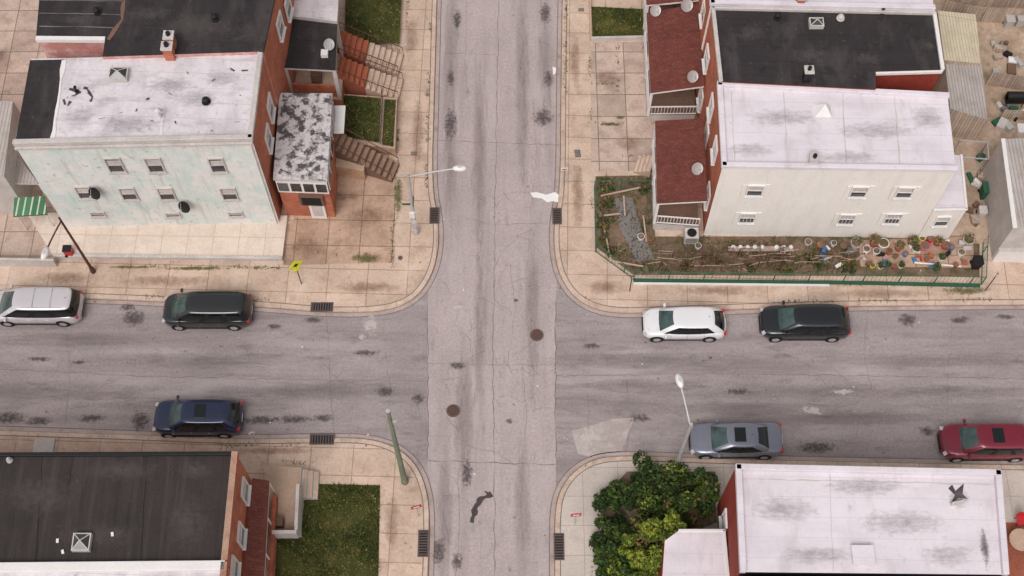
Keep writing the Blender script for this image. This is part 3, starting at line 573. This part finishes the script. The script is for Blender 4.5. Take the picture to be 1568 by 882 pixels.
def wfence(pxs,h=1.7,mat='wood'):
    b=MB()
    for a,c in zip(pxs,pxs[1:]):
        p=G(*a,.14);q=G(*c,.14);L=(q-p).length;k=int(L/.16);d=(q-p)/L
        for i in range(k):
            m=p+d*(i+.5)*.16; b.obox(m+Vector((0,0,h/2*U(.96,1.03))),d*.07,Vector((-d.y,d.x,0))*.012,Vector((0,0,h/2)),mat)
        for z in(.4,h-.3): b.bar(p+Vector((0,0.03,z)),q+Vector((0,.03,z)),.05,.08,mat)
    return b.make('wooden_fence')
wfence([(1440,22),(1500,34),(1620,38)],1.4); wfence([(1508,130),(1620,146)],1.4); wfence([(1445,8),(1620,14)],1.4); wfence([(1530,182),(1620,186)],1.0); wfence([(0,80),(-60,210)],1.5)
def bin_(name,px,py,mat,s=1):
    b=MB(); p=G(px,py,.14); b.add([p+Vector((x*s,y*s,z*s)) for x,y,z in [(-.25,-.27,0),(.25,-.27,0),(.25,.27,0),(-.25,.27,0),(-.32,-.35,1),(.32,-.35,1),(.32,.35,1),(-.32,.35,1)]],[(0,1,2,3),(0,1,5,4),(1,2,6,5),(2,3,7,6),(3,0,4,7)],mat)
    b.box(p+Vector((0,0,1.03*s)),(.7*s,.76*s,.07*s),mat); b.bar(p+Vector((-.3*s,.4*s,.95*s)),p+Vector((.3*s,.4*s,.95*s)),.04,.04,'dark')
    b.cyl(p+Vector((-.3*s,.3*s,.1)),p+Vector((-.2*s,.3*s,.1)),.1,.1,'tyre'); b.cyl(p+Vector((.2*s,.3*s,.1)),p+Vector((.3*s,.3*s,.1)),.1,.1,'tyre'); b.make(name,bevel=.02)
bin_('green_wheelie_bin',1506,300,'green'); bin_('green_wheelie_bin',1514,285,'green'); bin_('trash_can',1492,408,'dark',.8); bin_('trash_can',1500,330,'dwhite',.7)
bin_('trash_can',1541,40,'galv',.8); bin_('trash_can',1558,38,'galv',.8)
b=MB(); p=G(1550,160,.14); b.box(p+Vector((0,0,.7)),(1.2,.5,.5),'dark'); b.cyl(p+Vector((-.6,0,.95)),p+Vector((.6,0,.95)),.27,.27,'dark',14)
for x in(-.5,.5):
    for y in(-.2,.2): b.cyl(p+Vector((x,y,0)),p+Vector((x,y,.5)),.03,.03,'dark',6)
b.box(p+Vector((.85,0,.8)),(.4,.4,.05),'wood'); b.make('barbecue_grill')
b=MB()
for i in range(34):
    x,y=((U(1484,1512),U(225,350)),(U(1510,1565),U(50,125)),(U(1520,1565),U(155,200)))[i%3]; p=G(x,y,.15); b.box(p+Vector((0,0,.15)),(U(.15,.8),U(.15,.6),U(.1,.5)),random.choice(('dwhite','bstep','white','slate','wood','green','galv','dark')),U(0,3))
b.make('yard_clutter',bevel=.02)
b=MB()
for (x0,y0,x1,y1) in [(1470,215,1512,218),(1466,240,1514,244),(1512,218,1514,244)]:
    p,q=G(x0,y0,2.2),G(x1,y1,2.2); b.bar(p,q,.06,.06,'galv'); b.cyl(p,(p.x,p.y,.14),.04,.04,'galv',6); b.cyl(q,(q.x,q.y,.14),.04,.04,'galv',6)
b.make('clothes_line_frame')
def cfence(pxs,h=1.0,name='garden_fence',mat='fence',sp=.22):
    b=MB()
    for a,c in zip(pxs,pxs[1:]):
        p=G(*a,.14);q=G(*c,.14);L=(q-p).length;k=max(1,int(L/sp))
        for z in(.08,h): b.bar(p+Vector((0,0,z)),q+Vector((0,0,z)),.04,.04,mat)
        for i in range(k+1):
            m=p.lerp(q,i/k); r=.035 if i%9==0 else .008; b.cyl(m,m+Vector((0,0,h)),r,r,mat,5)
    return b.make(name)
cfence([(1003,290),(910,290),(912,386),(970,428),(1320,432),(1502,436)],1.0); b=MB(); b.bar(G(970,430,.2),G(1320,434,.2),.12,.2,'green'); b.bar(G(1320,434,.2),G(1500,438,.2),.12,.2,'green');b.bar(G(970,434,.17),G(1270,437,.17),.12,.1,'white'); b.make('garden_edging')
cfence([(1502,436),(1505,372)],1.0)
b=MB()
for i in range(75):
    p=G(U(1008,1310),U(392,418),.14); q=p+Vector((U(-1.6,1.6),U(-.2,.2),0)); z=U(.4,1.2); b.bar(p+Vector((0,0,z)),q+Vector((0,0,z+U(-.2,.2))),.025,.025,random.choice(('rust','step','bstep','wood'))); b.cyl(p,p+Vector((0,0,z)),.018,.018,'rust',5)
for x in (1010,1050,1080,1120,1160,1195): 
    p=G(x,410,.14); q=G(x,384,.14); b.bar(p+Vector((0,0,.9)),q+Vector((0,0,.9)),.04,.04,'rust'); b.cyl(p,p+Vector((0,0,.9)),.03,.03,'rust',6)
for y in (386,398,410): b.bar(G(1010,y,1.04),G(1195,y,1.04),.035,.035,'rust')
b.make('garden_trellis')
b=MB()
for (x,y,x2,y2) in [(925,330,950,327),(955,300,957,330),(925,350,935,395),(940,400,985,408),(985,330,990,370),(920,300,990,285)]: b.bar(G(x,y,.3),G(x2,y2,.3),.09,.06,'step')
b.make('garden_planks')
for i,(x,y,r) in enumerate([(925,345,.5),(935,385,.4),(1250,405,.5),(1300,410,.4),(1050,408,.4),(1100,400,.3),(930,285,.5),(985,290,.4),(1240,395,.4),(925,365,.4),(1150,412,.3),(1200,412,.4),(930,310,.4)]): shrub(x,y,r,.5,260,('l1','l2','l4'),'garden_plant',.07)
blb=MB(); Pg=[G(x,y,.15) for x,y in [(914,272),(1000,272),(1003,366),(1310,370),(1310,420),(970,418),(914,376)]]; blades(blb,[(p.x,p.y) for p in Pg],70,.15,.16); blb.make('garden_grass',recalc=False)
b=MB()
for i in range(9):
    if i==5: continue
    p=G(1122+i*11,381,.7); b.cyl(p,p+Vector((0,0,.26)),.13,.13,'dwhite' if i%3 else 'white',10); b.cyl(p+Vector((0,0,.26)),p+Vector((0,0,.38)),.11,.04,'white',10)
b.bar(G(1115,381,.66),G(1215,381,.66),.3,.05,'wood')
for x in(1118,1165,1212): p=G(x,381,.66); b.cyl(p,(p.x,p.y,.14),.03,.03,'wood',6)
b.make('shelf_of_plastic_jugs')
def pot(px,py,mat,r=.2,h=.35,plant=None,name='flower_pot'):
    p=G(px,py,.15); b=MB(); b.cyl(p,p+Vector((0,0,h)),r*.72,r,mat,14); b.cyl(p+Vector((0,0,h)),p+Vector((0,0,h+.05)),r*1.1,r*1.1,mat,14); b.cyl(p+Vector((0,0,h+.05)),p+Vector((0,0,h+.06)),r*.95,r*.95,'soil',14)
    if plant: leaves(b,p+Vector((0,0,h+.2)),r*1.2,90,plant,.07)
    b.make(name)
for a in [(1335,409,'yel',.15,.2),(1347,410,'white',.17,.2),(1358,409,'blue',.15,.2),(1368,410,'red',.14,.2),(1378,409,'white',.16,.2),(1414,380,'pink',.28,.3),(1422,370,'red',.2,.4),(1410,369,'yel',.16,.3),(1446,379,'red',.24,.3),(1455,382,'blue',.17,.3),(1350,378,'white',.3,.45),(1340,388,'white',.2,.3),(1462,408,'red',.15,.2),(1400,385,'white',.18,.3),(1432,412,'green',.2,.2),(1385,392,'blue',.15,.3),(1470,390,'white',.2,.3),(1360,388,'terra',.18,.3),(1440,398,'white',.18,.25),(1325,385,'white',.2,.3),(1418,398,'terra',.17,.25)]: pot(*a,plant=('l1','l2') if R()<.3 else None)
for a in [(1337,374,'terra',.3,.5),(1375,382,'terra',.25,.4),(1395,374,'bstep',.25,.4),(1308,378,'dwhite',.3,.5),(1480,372,'dwhite',.3,.4),(1433,374,'terra',.2,.4)]: pot(*a,plant=('l1','l4','l2'))
for a in [(995,368,'terra',.2,.3),(981,366,'white',.2,.3),(1068,380,'white',.18,.3),(1236,374,'dwhite',.2,.3),(1255,378,'terra',.2,.3),(1275,376,'white',.16,.3),(1290,380,'bstep',.2,.3)]: pot(*a)
b=MB()
for i in range(40): p=G(U(1225,1485),U(370,408),.16); b.box(p+Vector((0,0,.1)),(U(.1,.5),U(.1,.35),U(.1,.3)),random.choice(('dwhite','bstep','white','slate','dark','terra','blue','wood')),U(0,3))
b.bar(G(1400,402,.3),G(1472,408,.3),.1,.05,'white'); b.make('garden_clutter',bevel=.02)
b=MB(); p=G(1057,366,.15); b.box(p+Vector((0,0,.4)),(.8,.7,.75),'dwhite'); b.cyl(p+Vector((0,0,.78)),p+Vector((0,0,.8)),.28,.28,'dark',16); 
for k in range(4): b.box(p+Vector((0,-.36,.2+k*.15)),(.7,.02,.05),'dark')
b.make('air_conditioner',bevel=.02)
# --- SW
hF=7.2
eF,PF=bld('brick_corner_house',[(-300,697),(361,694),(345,860),(-300,866)],hF,['brick','brick','brick','brick'],'broof2',(0,),'dark',.2,.2)
b=MB(); b.bar(PF[1]+Vector((0,0,.1)),PF[2]+Vector((0,0,.1)),.3,.4,'brick'); b.make('parapet_side',eF)
windows(eF,PF[1],PF[2],[(374,752,.9,1.5),(368,820,.9,1.5)],out=E)
skylight(eF,127,832,hF,.85,.85); vent(eF,15,705,hF,.1,.2,'galv'); 
for x,y in [(88,828),(96,845),(172,818)]:
    b=MB(); b.box(G(x,y,hF+.05),(.2,.12,.05),'white',U(0,3)); b.make('roof_debris',eF)
for l_ in ([(225,697),(215,860)],[(65,697),(55,860)],[(-20,697),(-30,860)]): seam(eF,l_,hF+.012,.04,'dark')
for a in [(60,760,2.5,1.5),(180,720,3,.8),(290,800,1.5,1.8),(150,820,3,.8),(300,720,1.4,.7)]: decal(*a,'bsoft',hF+.02,eF)
eH,PH=bld('white_roof_rowhouse',[(-300,868),(345,862),(330,1040),(-300,1050)],hF,['brick']*4,'wroof',(0,),'white',.35,.45)
b=MB(); b.bar(PH[1]+Vector((0,0,.1)),PH[2]+Vector((0,0,.1)),.3,.4,'brick'); b.make('parapet_side',eH); windows(eH,PH[1],PH[2],[(358,872,.9,1.5)],out=E)
e=empty('shingled_door_canopy'); P=[G(386,732,3.6),G(413,736,3.0),G(404,900,3.0),G(373,900,3.6)]; b=MB(); V=P+[p-Vector((0,0,.12)) for p in P]; b.add(V,[(0,1,2,3)],'shing'); b.add(V,[(4,5,6,7),(0,4,5,1),(1,5,6,2),(2,6,7,3),(3,7,4,0)],'white'); b.make('canopy_roof',e)
b=MB()
for k in range(4): q=P[1].lerp(P[2],k/3); b.cyl(q-Vector((.1,0,.1)),(q.x-.1,q.y,.14),.06,.06,'white',8)
b.bar(P[1].lerp(P[2],.05)+Vector((0,0,-2)),P[2]+Vector((0,0,-2)),.2,.9,'brick'); b.make('posts_and_wall',e)
b=MB(); P=[G(x,y,.75) for x,y in [(404,712),(462,716),(460,818),(412,820)]]; b.prism(P,.12,.75,'dwhite','step'); b.make('concrete_stoop')
b=MB(); b.bar(G(458,745,1.2),G(455,815,1.2),.18,1.0,'dwhite'); b.bar(G(418,818,1.2),G(456,818,1.2),.18,1.0,'dwhite'); b.box(G(427,800,1.0),(.5,.5,.5),'bstep'); b.make('stoop_wall',bevel=.02)
stairs('concrete_steps',G(462,740,.7),G(488,744,.2),1.5,3,'dwhite','step',False)
b=MB(); b.box(G(67,684,.2),(1.1,.9,.05),'dwhite'); b.make('utility_cover')
# --- SE
hG=6.8
eG,PG=bld('white_flat_roof_house',[(1127,714),(1529,723),(1541,880),(1134,876)],hG,['cream','cream','dark','rbrick'],'wroof2',(0,1,3),'wroof2',.35,.3)
windows(eG,PG[3],PG[0],[(1110,800,.9,1.5)],out=WW)
b=MB(); p=G(1320,852,hG); b.box(p+Vector((0,0,.12)),(.95,.85,.24),'wroof2'); b.box(p+Vector((0,0,.26)),(1.05,.95,.05),'wroof2'); b.make('roof_hatch',eG)
b=MB(); b.poly([G(x,y,hG+.015) for x,y in [(1458,742),(1463,752),(1476,740),(1474,756),(1482,764),(1468,762),(1456,772),(1462,758),(1452,748)]],'tar'); b.make('roof_tear',eG)
b=MB(); p=G(1466,770,hG+.2); b.box(p,(.6,.1,.35),'dwhite',.2); b.make('roof_debris',eG)
decal(1508,840,.35,1.5,'oil',hG+.02,eG); decal(1470,765,.7,.7,'rsoft',hG+.021,eG); seam(eG,[(1130,733),(1525,742)],hG+.013,.04,'dwhite'); seam(eG,[(1270,716),(1276,876)],hG+.013,.03,'dwhite')
for a in [(1200,780,2.4,.9),(1380,800,3,.9),(1320,745,3,.6),(1250,850,2.4,.6),(1450,850,1.8,.8)]: decal(*a,'rsoft',hG+.024,eG)
eI,PI=bld('dark_roof_rowhouse',[(1136,885),(1542,889),(1552,1040),(1142,1040)],hG,['rbrick']*4,'broof',(),)
e,P=bld('flat_roof_front_porch',[(1040,812),(1109,812),(1117,900),(1013,900),(1018,828)],3.4,'rbrick','wroof2',(0,1),'white',.12,.15)
b=MB(); q=G(1556,832,.14); b.cyl(q+Vector((0,0,.7)),q+Vector((0,0,.74)),.6,.6,'step',20); b.cyl(q,q+Vector((0,0,.7)),.05,.05,'dark',8)
for k in range(4): b.cyl(q+Vector((0,0,.04)),q+Vector((.35*math.cos(k*1.57),.35*math.sin(k*1.57),0)),.03,.03,'dark',6)
b.make('patio_table'); sheet('brick_patio',[(1525,800),(1700,800),(1700,1000),(1525,1000)],'rstep',.15)
b=MB(); q=G(1560,800,.14); b.box(q+Vector((0,0,.45)),(.5,.5,.06),'red'); b.box(q+Vector((0,.25,.75)),(.5,.05,.6),'red')
for x in(-.2,.2):
    for y in(-.2,.2): b.cyl(q+Vector((x,y,0)),q+Vector((x,y,.45)),.025,.025,'red',6)
b.make('red_patio_chair')
# ---------------- street furniture -----------------------
def lamp(name,base,top_h,head,polem='galv',r=.1):
    e=empty(name); bx=Vector((base.x,base.y,.14)); t=Vector((base.x,base.y,top_h)); b=MB()
    b.cyl(bx,bx+Vector((0,0,.5)),r*1.7,r*1.4,polem,12); b.cyl(bx,t,r,r*.65,polem,12); b.make('pole',e)
    b=MB(); pr=t-Vector((0,0,.35)); N=8
    for i in range(1,N+1):
        s=i/N; q=(t-Vector((0,0,.35))).lerp(head,s)+Vector((0,0,.25*math.sin(s*math.pi/2)-.25*s)); b.cyl(pr,q,.05,.045,polem,8); pr=q
    b.make('arm',e)
    d=Vector((head.x-base.x,head.y-base.y,0)).normalized(); s=Vector((-d.y,d.x,0)); b=MB(); n=14; V=[]
    for z,k in((.02,.75),(.1,1),(.2,.8),(.26,.35)):
        V+=[head+d*(.18+math.cos(6.2832*i/n)*.42*k)+s*math.sin(6.2832*i/n)*.2*k+Vector((0,0,z-.08)) for i in range(n)]
    b.add(V,[(k*n+i,k*n+(i+1)%n,(k+1)*n+(i+1)%n,(k+1)*n+i) for k in range(3) for i in range(n)],'white',True); b.poly(V[:n],'white'); b.poly(V[-n:],'dwhite')
    b.make('lamp_head',e); return e
e=lamp('street_lamp',G(637,357,.14),7.0,G(699,258,7.4),'galv',.12); b=MB(); p=G(637,357,.14); b.box((p.x-.05,p.y-.15,2.6),(.3,.12,.55),'white'); b.box((p.x-.25,p.y,3.6),(.6,.05,.15),'green'); b.box((p.x+.1,p.y,3.9),(.05,.6,.15),'green'); b.box((p.x,p.y-.16,1.6),(.3,.2,.4),'galv'); b.make('attached_signs',e)
lamp('street_lamp',G(1035,716,.14),7.0,G(1042,588,7.4),'galv',.12)
lamp('brown_street_lamp',G(143,416,.14),6.6,G(71,384,6.6),'rust',.09)
p=G(620,738,.14); b=MB(); b.cyl(p,(p.x,p.y,11),.17,.09,'pole',12); b.cyl((p.x,p.y,.14),(p.x,p.y,.5),.2,.19,'pole',12); b.box((p.x+.15,p.y,9.6),(.3,.1,.1),'galv'); b.cyl((p.x,p.y,11),(p.x,p.y,11.04),.11,.1,'galv'); b.make('utility_pole')
def sign(name,px,py,h,w_,hh,mat,rot,diamond=False,pm='galv'):
    p=G(px,py,h); e=empty(name); b=MB(); b.cyl((p.x,p.y,.14),(p.x,p.y,h+hh/2),.03,.03,pm,8); b.make('post',e)
    d=Vector((math.cos(rot),math.sin(rot),0)); n=Vector((-d.y,d.x,0)); z=Vector((0,0,1)); b=MB(); c=p-n*.05
    if diamond:
        a=(d+z).normalized()*w_/2; q=(d-z).normalized()*w_/2; b.obox(c,a,q,n*.012,mat); b.obox(c-n*.018,a*.35,q*.35,n*.003,'dark')
    else:
        b.obox(c,d*w_/2,n*.012,z*hh/2,mat); b.obox(c-n*.016,d*w_*.3,n*.003,z*hh*.18,'white' if mat!='white' else 'red')
    b.make('plate',e); return e
e=sign('yellow_warning_sign',452,405,2.6,.7,.65,'yel',.65,True,'dark'); b=MB(); p=G(452,405,2.6); b.box((p.x,p.y-.06,2.0),(.34,.03,.24),'yel',.65); b.make('lower_plate',e)
sign('no_parking_sign',637,775,2.1,.55,.45,'red',.3); sign('no_parking_sign',882,787,2.1,.55,.45,'red',.1); sign('parking_sign',864,258,2.2,.4,.3,'white',.1); sign('parking_sign',385,663,2.0,.3,.4,'white',.4)
sign('parking_sign',968,424,2.0,.2,.3,'rust',.4,pm='rust'); sign('parking_sign',1527,420,2.2,.2,.3,'dwhite',.4,pm='rust')
b=MB(); p=G(613,395,.14); b.cyl(p,p+Vector((0,0,.02)),.14,.14,'iron',12); b.make('valve_cover')
for x,y in [(634,235),(885,238),(890,15),(884,232)]:
    b=MB(); p=G(x,y,.145); b.box(p,(.35,.25,.02),'iron'); b.box(p+Vector((0,0,.011)),(.28,.18,.012),'slate'); b.make('meter_cover')
# ---------------- cars -----------------------------------
def rr(xa,xb,w_,r,z,bulge=.0,ns=12,ne=6,ncn=3):
    pts=[]
    def seg(a,c,n):
        for i in range(n): pts.append(Vector(a).lerp(Vector(c),i/n))
    def arc(cx,cy,a0,a1,n):
        for i in range(n): t=a0+(a1-a0)*i/n; pts.append(Vector((cx+r*math.cos(t),cy+r*math.sin(t),z)))
    pi=math.pi
    seg((xa+r,-w_,z),(xb-r,-w_,z),ns); arc(xb-r,-w_+r,-pi/2,0,ncn); seg((xb,-w_+r,z),(xb,w_-r,z),ne); arc(xb-r,w_-r,0,pi/2,ncn)
    seg((xb-r,w_,z),(xa+r,w_,z),ns); arc(xa+r,w_-r,pi/2,pi,ncn); seg((xa,w_-r,z),(xa,-w_+r,z),ne); arc(xa+r,-w_+r,pi,1.5*pi,ncn)
    xm=(xa+xb)/2; hl=(xb-xa)/2
    for p in pts:
        k=1-(p.y/w_)**2
        if p.x<xa+r+.01: p.x-=bulge*k
        if p.x>xb-r-.01: p.x+=bulge*.6*k
        p.y*=1-.07*abs((p.x-xm)/hl)**2.5
    return pts
kinds={
'van':([(0,.55),(.012,.78),(.05,.91),(.12,.99),(.2,1.05),(.9,1.08),(.985,1.0),(1,.7)],(.14,.98),(.33,.92),1.04,1.73,.97),
'suv':([(0,.55),(.012,.78),(.05,.92),(.13,1.01),(.24,1.06),(.9,1.08),(.985,.96),(1,.65)],(.20,.97),(.38,.86),1.04,1.64,.95),
'hatch':([(0,.5),(.015,.68),(.05,.80),(.13,.91),(.24,.97),(.9,1.02),(.98,.9),(1,.6)],(.20,.96),(.39,.82),.95,1.48,.89),
'sedan':([(0,.5),(.015,.68),(.05,.79),(.13,.88),(.26,.93),(.8,.99),(.965,.96),(.99,.85),(1,.55)],(.23,.86),(.42,.69),.92,1.42,.92)}
def paint(name,c,metal=.3): return mk(name,c,.03,1,0,8,rough=.28,metal=metal,coat=.8,bump=0,obj=True,spec=.5)
def car(name,x0,x1,ybot,kind,pt,sunroof=False,rails=0,rot=0):
    prof,ga,ro,zb,zr,hw=kinds[kind]
    cx=(x0+x1)/2; a=G(x0,ybot-25,.6); c=G(x1,ybot-25,.6); L=c.x-a.x
    foot=G(cx,ybot-1,.12); loc=Vector(((a.x+c.x)/2,foot.y+hw,.016))
    e=empty(name,loc); e.rotation_euler=(0,0,rot)
    def zt(t):
        for (t0,z0),(t1,z1) in zip(prof,prof[1:]):
            if t<=t1: return z0+(z1-z0)*(t-t0)/(t1-t0)
        return prof[-1][1]
    ts=sorted(set([0,.004,.01,.02,.03,.045,.06,.08,.1,.13,.16,.2,.25,.3,.4,.5,.6,.7,.8,.86,.9,.93,.955,.97,.985,.994,1]))
    secs=[]
    for t in ts:
        d=min(t/.17,(1-t)/.12); k=1 if d>=1 else (1-(1-d)**2.8*(.38 if t<.5 else .30)); w_=hw*k; z=zt(t)
        zl=.24 if .03<t<.97 else .34
        half=[(w_*.90,zl),(w_*.975,zl+.10),(w_,min(.60,z-.14)),(w_*.985,z-.16),(w_*.955,z-.07),(w_*.90,z-.015),(w_*.78,z+.015),(w_*.66,z+.022),(w_*.4,z+.045),(0,z+.055)]
        s=[(y,zz) for y,zz in half]+[(-y,zz) for y,zz in reversed(half[:-1])]
        secs.append([Vector((-L/2+t*L,y,zz)) for y,zz in s])
    n=len(secs[0]); b=MB(); V=[p for s in secs for p in s]
    b.add(V,[(i*n+j,i*n+j+1,(i+1)*n+j+1,(i+1)*n+j) for i in range(len(secs)-1) for j in range(n-1)],pt,True)
    b.add(secs[0],[tuple(range(n))],pt); b.add(secs[-1],[tuple(range(n))],pt)
    b.add([s[0] for s in secs]+[s[-1] for s in secs],[(i,i+1,len(secs)+i+1,len(secs)+i) for i in range(len(secs)-1)],'dark')
    b.make('body',e)
    X=lambda t:-L/2+t*L
    rings=[]
    for k,(s,ins) in enumerate(((-.12,0),(0,0),(.5,0),(.9,0),(.97,.035),(1.01,.10),(1.05,.24),(1.075,.45))):
        q=max(0,min(1,s)); xa=X(ga[0]+(ro[0]-ga[0])*q)+ins*.6; xb=X(ga[1]+(ro[1]-ga[1])*q)-ins*.6
        w_=hw*(.93-.20*q)-ins; z=zb+(zr-zb)*s if s<=1 else zr+(s-1)*.8*(zr-zb)
        rings.append(rr(xa,xb,w_,.14+.08*q if w_>.5 else .14,z,.14*(1-.3*q)))
    n=len(rings[0]); b=MB(); V=[p for r_ in rings for p in r_]
    for k in range(len(rings)-1):
        for i in range(n):
            f=(k*n+i,k*n+(i+1)%n,(k+1)*n+(i+1)%n,(k+1)*n+i)
            m=pt
            if k in(1,2):
                j=i; jj=0
                if j<12: z='side'; jj=j
                elif j<15: z='crear'
                elif j<21: z='rear'
                elif j<24: z='crear'
                elif j<36: z='side'; jj=35-j
                elif j<39: z='cf'
                elif j<45: z='front'
                else: z='cf'
                if z=='front': m='windsh'
                elif z=='rear': m='carglass'
                elif z=='side': m='dark' if jj in((4,8) if kind!='sedan' else (5,)) else ('carglass' if jj<11 or kind=='van' else pt)
                elif z=='crear': m=pt if kind!='van' else 'carglass'
            b.add([V[x] for x in f],[(0,1,2,3)],m,True)
    b.add(rings[-1],[tuple(range(n))],pt,True)
    o=b.make('cabin',e)
    bm=bmesh.new(); bm.from_mesh(o.data); bmesh.ops.remove_doubles(bm,verts=bm.verts,dist=.001); bmesh.ops.recalc_face_normals(bm,faces=bm.faces); bm.to_mesh(o.data); bm.free()
    b=MB(); wr=.34; wx=(X(.17) if kind!='van' else X(.18),X(.80))
    for x in wx:
        for sg in(-1,1):
            b.cyl((x,sg*(hw-.03),wr+.02),(x,sg*(hw+.004),wr+.02),wr+.06,wr+.06,'dark',22,False)
            b.cyl((x,sg*(hw-.2),wr),(x,sg*(hw+.015),wr),wr,wr-.015,'tyre',22,False)
            b.cyl((x,sg*(hw+.015),wr),(x,sg*(hw+.024),wr),wr*.66,wr*.6,'hub',16,False)
            for q in range(5):
                an=q*1.2566; b.bar((x,sg*(hw+.028),wr),(x+math.cos(an)*wr*.55,sg*(hw+.028),wr+math.sin(an)*wr*.55),.015,.05,'dwhite')
    b.make('wheels',e)
    b=MB()
    for sg in(-1,1):
        z=zt(.035); b.obox((X(.04),sg*hw*.70,z-.045),Vector((.17,-sg*.09,.06)),Vector((0.03*sg,.10,0)),Vector((0,0,.045)),'galv')
        b.obox((X(.975),sg*hw*.76,zt(.95)-.14),Vector((.07,0,0)),Vector((0,.10,0)),Vector((0,0,.12)),'red')
        b.box((X(ga[0]+.065),sg*(hw+.07),zb+.03),(.13,.2,.14),pt)
        for t in (.33,.53,.73): b.box((X(t),sg*(hw-.006),.62),(.012,.012,.62 if kind!='sedan' else .5),'dark')
        for t in(.45,.65): b.box((X(t),sg*(hw+.0),.84),(.16,.03,.03),pt)
        b.box((X(.5),sg*(hw-.012),.27),(L*.5,.03,.08),'dark')
        if rails: b.bar((X(ro[0]+.07),sg*hw*.63,zr+.05),(X(ro[1]-.05),sg*hw*.63,zr+.05),.03,.03,'dark' if rails==1 else 'galv')
        b.bar((X(ga[0]+.01)-.06,sg*.3,zb+.05),(X(ga[0]+.05),sg*.05+.2,zb+.17),.02,.015,'dark')
    for sg in (-1,1): b.bar((X(.05),sg*hw*.5,zt(.05)+.035),(X(ga[0]-.02),sg*hw*.62,zt(ga[0]-.02)+.032),.012,.012,'dark')
    b.box((X(.004),0,.55),(.05,hw*.9,.16),'dark'); b.box((X(.002),0,.36),(.05,hw*1.1,.08),'dark'); b.box((X(.998),0,.66),(.03,.5,.12),'white'); b.box((X(.998),0,.42),(.05,hw*1.1,.08),'dark')
    if rails==2:
        for t in(.3,.7): x=X(ro[0]+.05+(ro[1]-ro[0]-.1)*t); b.bar((x,-hw*.63,zr+.065),(x,hw*.63,zr+.065),.035,.02,'galv')
    if sunroof: b.box((X(ro[0]*.62+ro[1]*.38),0,zr+.052),(.6,.8,.02),'carglass')
    b.box((X(ro[1]-.04),.0,zr+.06),(.03,.03,.12),'dark')
    b.make('trim_and_lights',e,bevel=.008)
    return e
cw=paint('white_car_paint',(220,217,219),0); cg=paint('graphite_car_paint',(40,41,44)); cb=paint('navy_car_paint',(32,42,72)); ck=paint('black_car_paint',(28,30,35)); cs=paint('grey_blue_car_paint',(126,127,140),.4); cr_=paint('dark_red_car_paint',(122,20,44),.2); csv=paint('silver_car_paint',(202,195,199),.2)
car('parked_minivan',-12,125,500,'van',csv,rails=2); car('parked_minivan',250,386,506,'van',cg,rails=1)
car('parked_suv',236,371,671,'suv',cb,rails=1,sunroof=True); car('parked_hatchback',984,1111,524,'hatch',cw)
car('parked_suv',1164,1301,524,'suv',ck); car('parked_sedan',1056,1198,704,'sedan',cs,sunroof=True); car('parked_suv',1440,1582,708,'suv',cr_,sunroof=True)
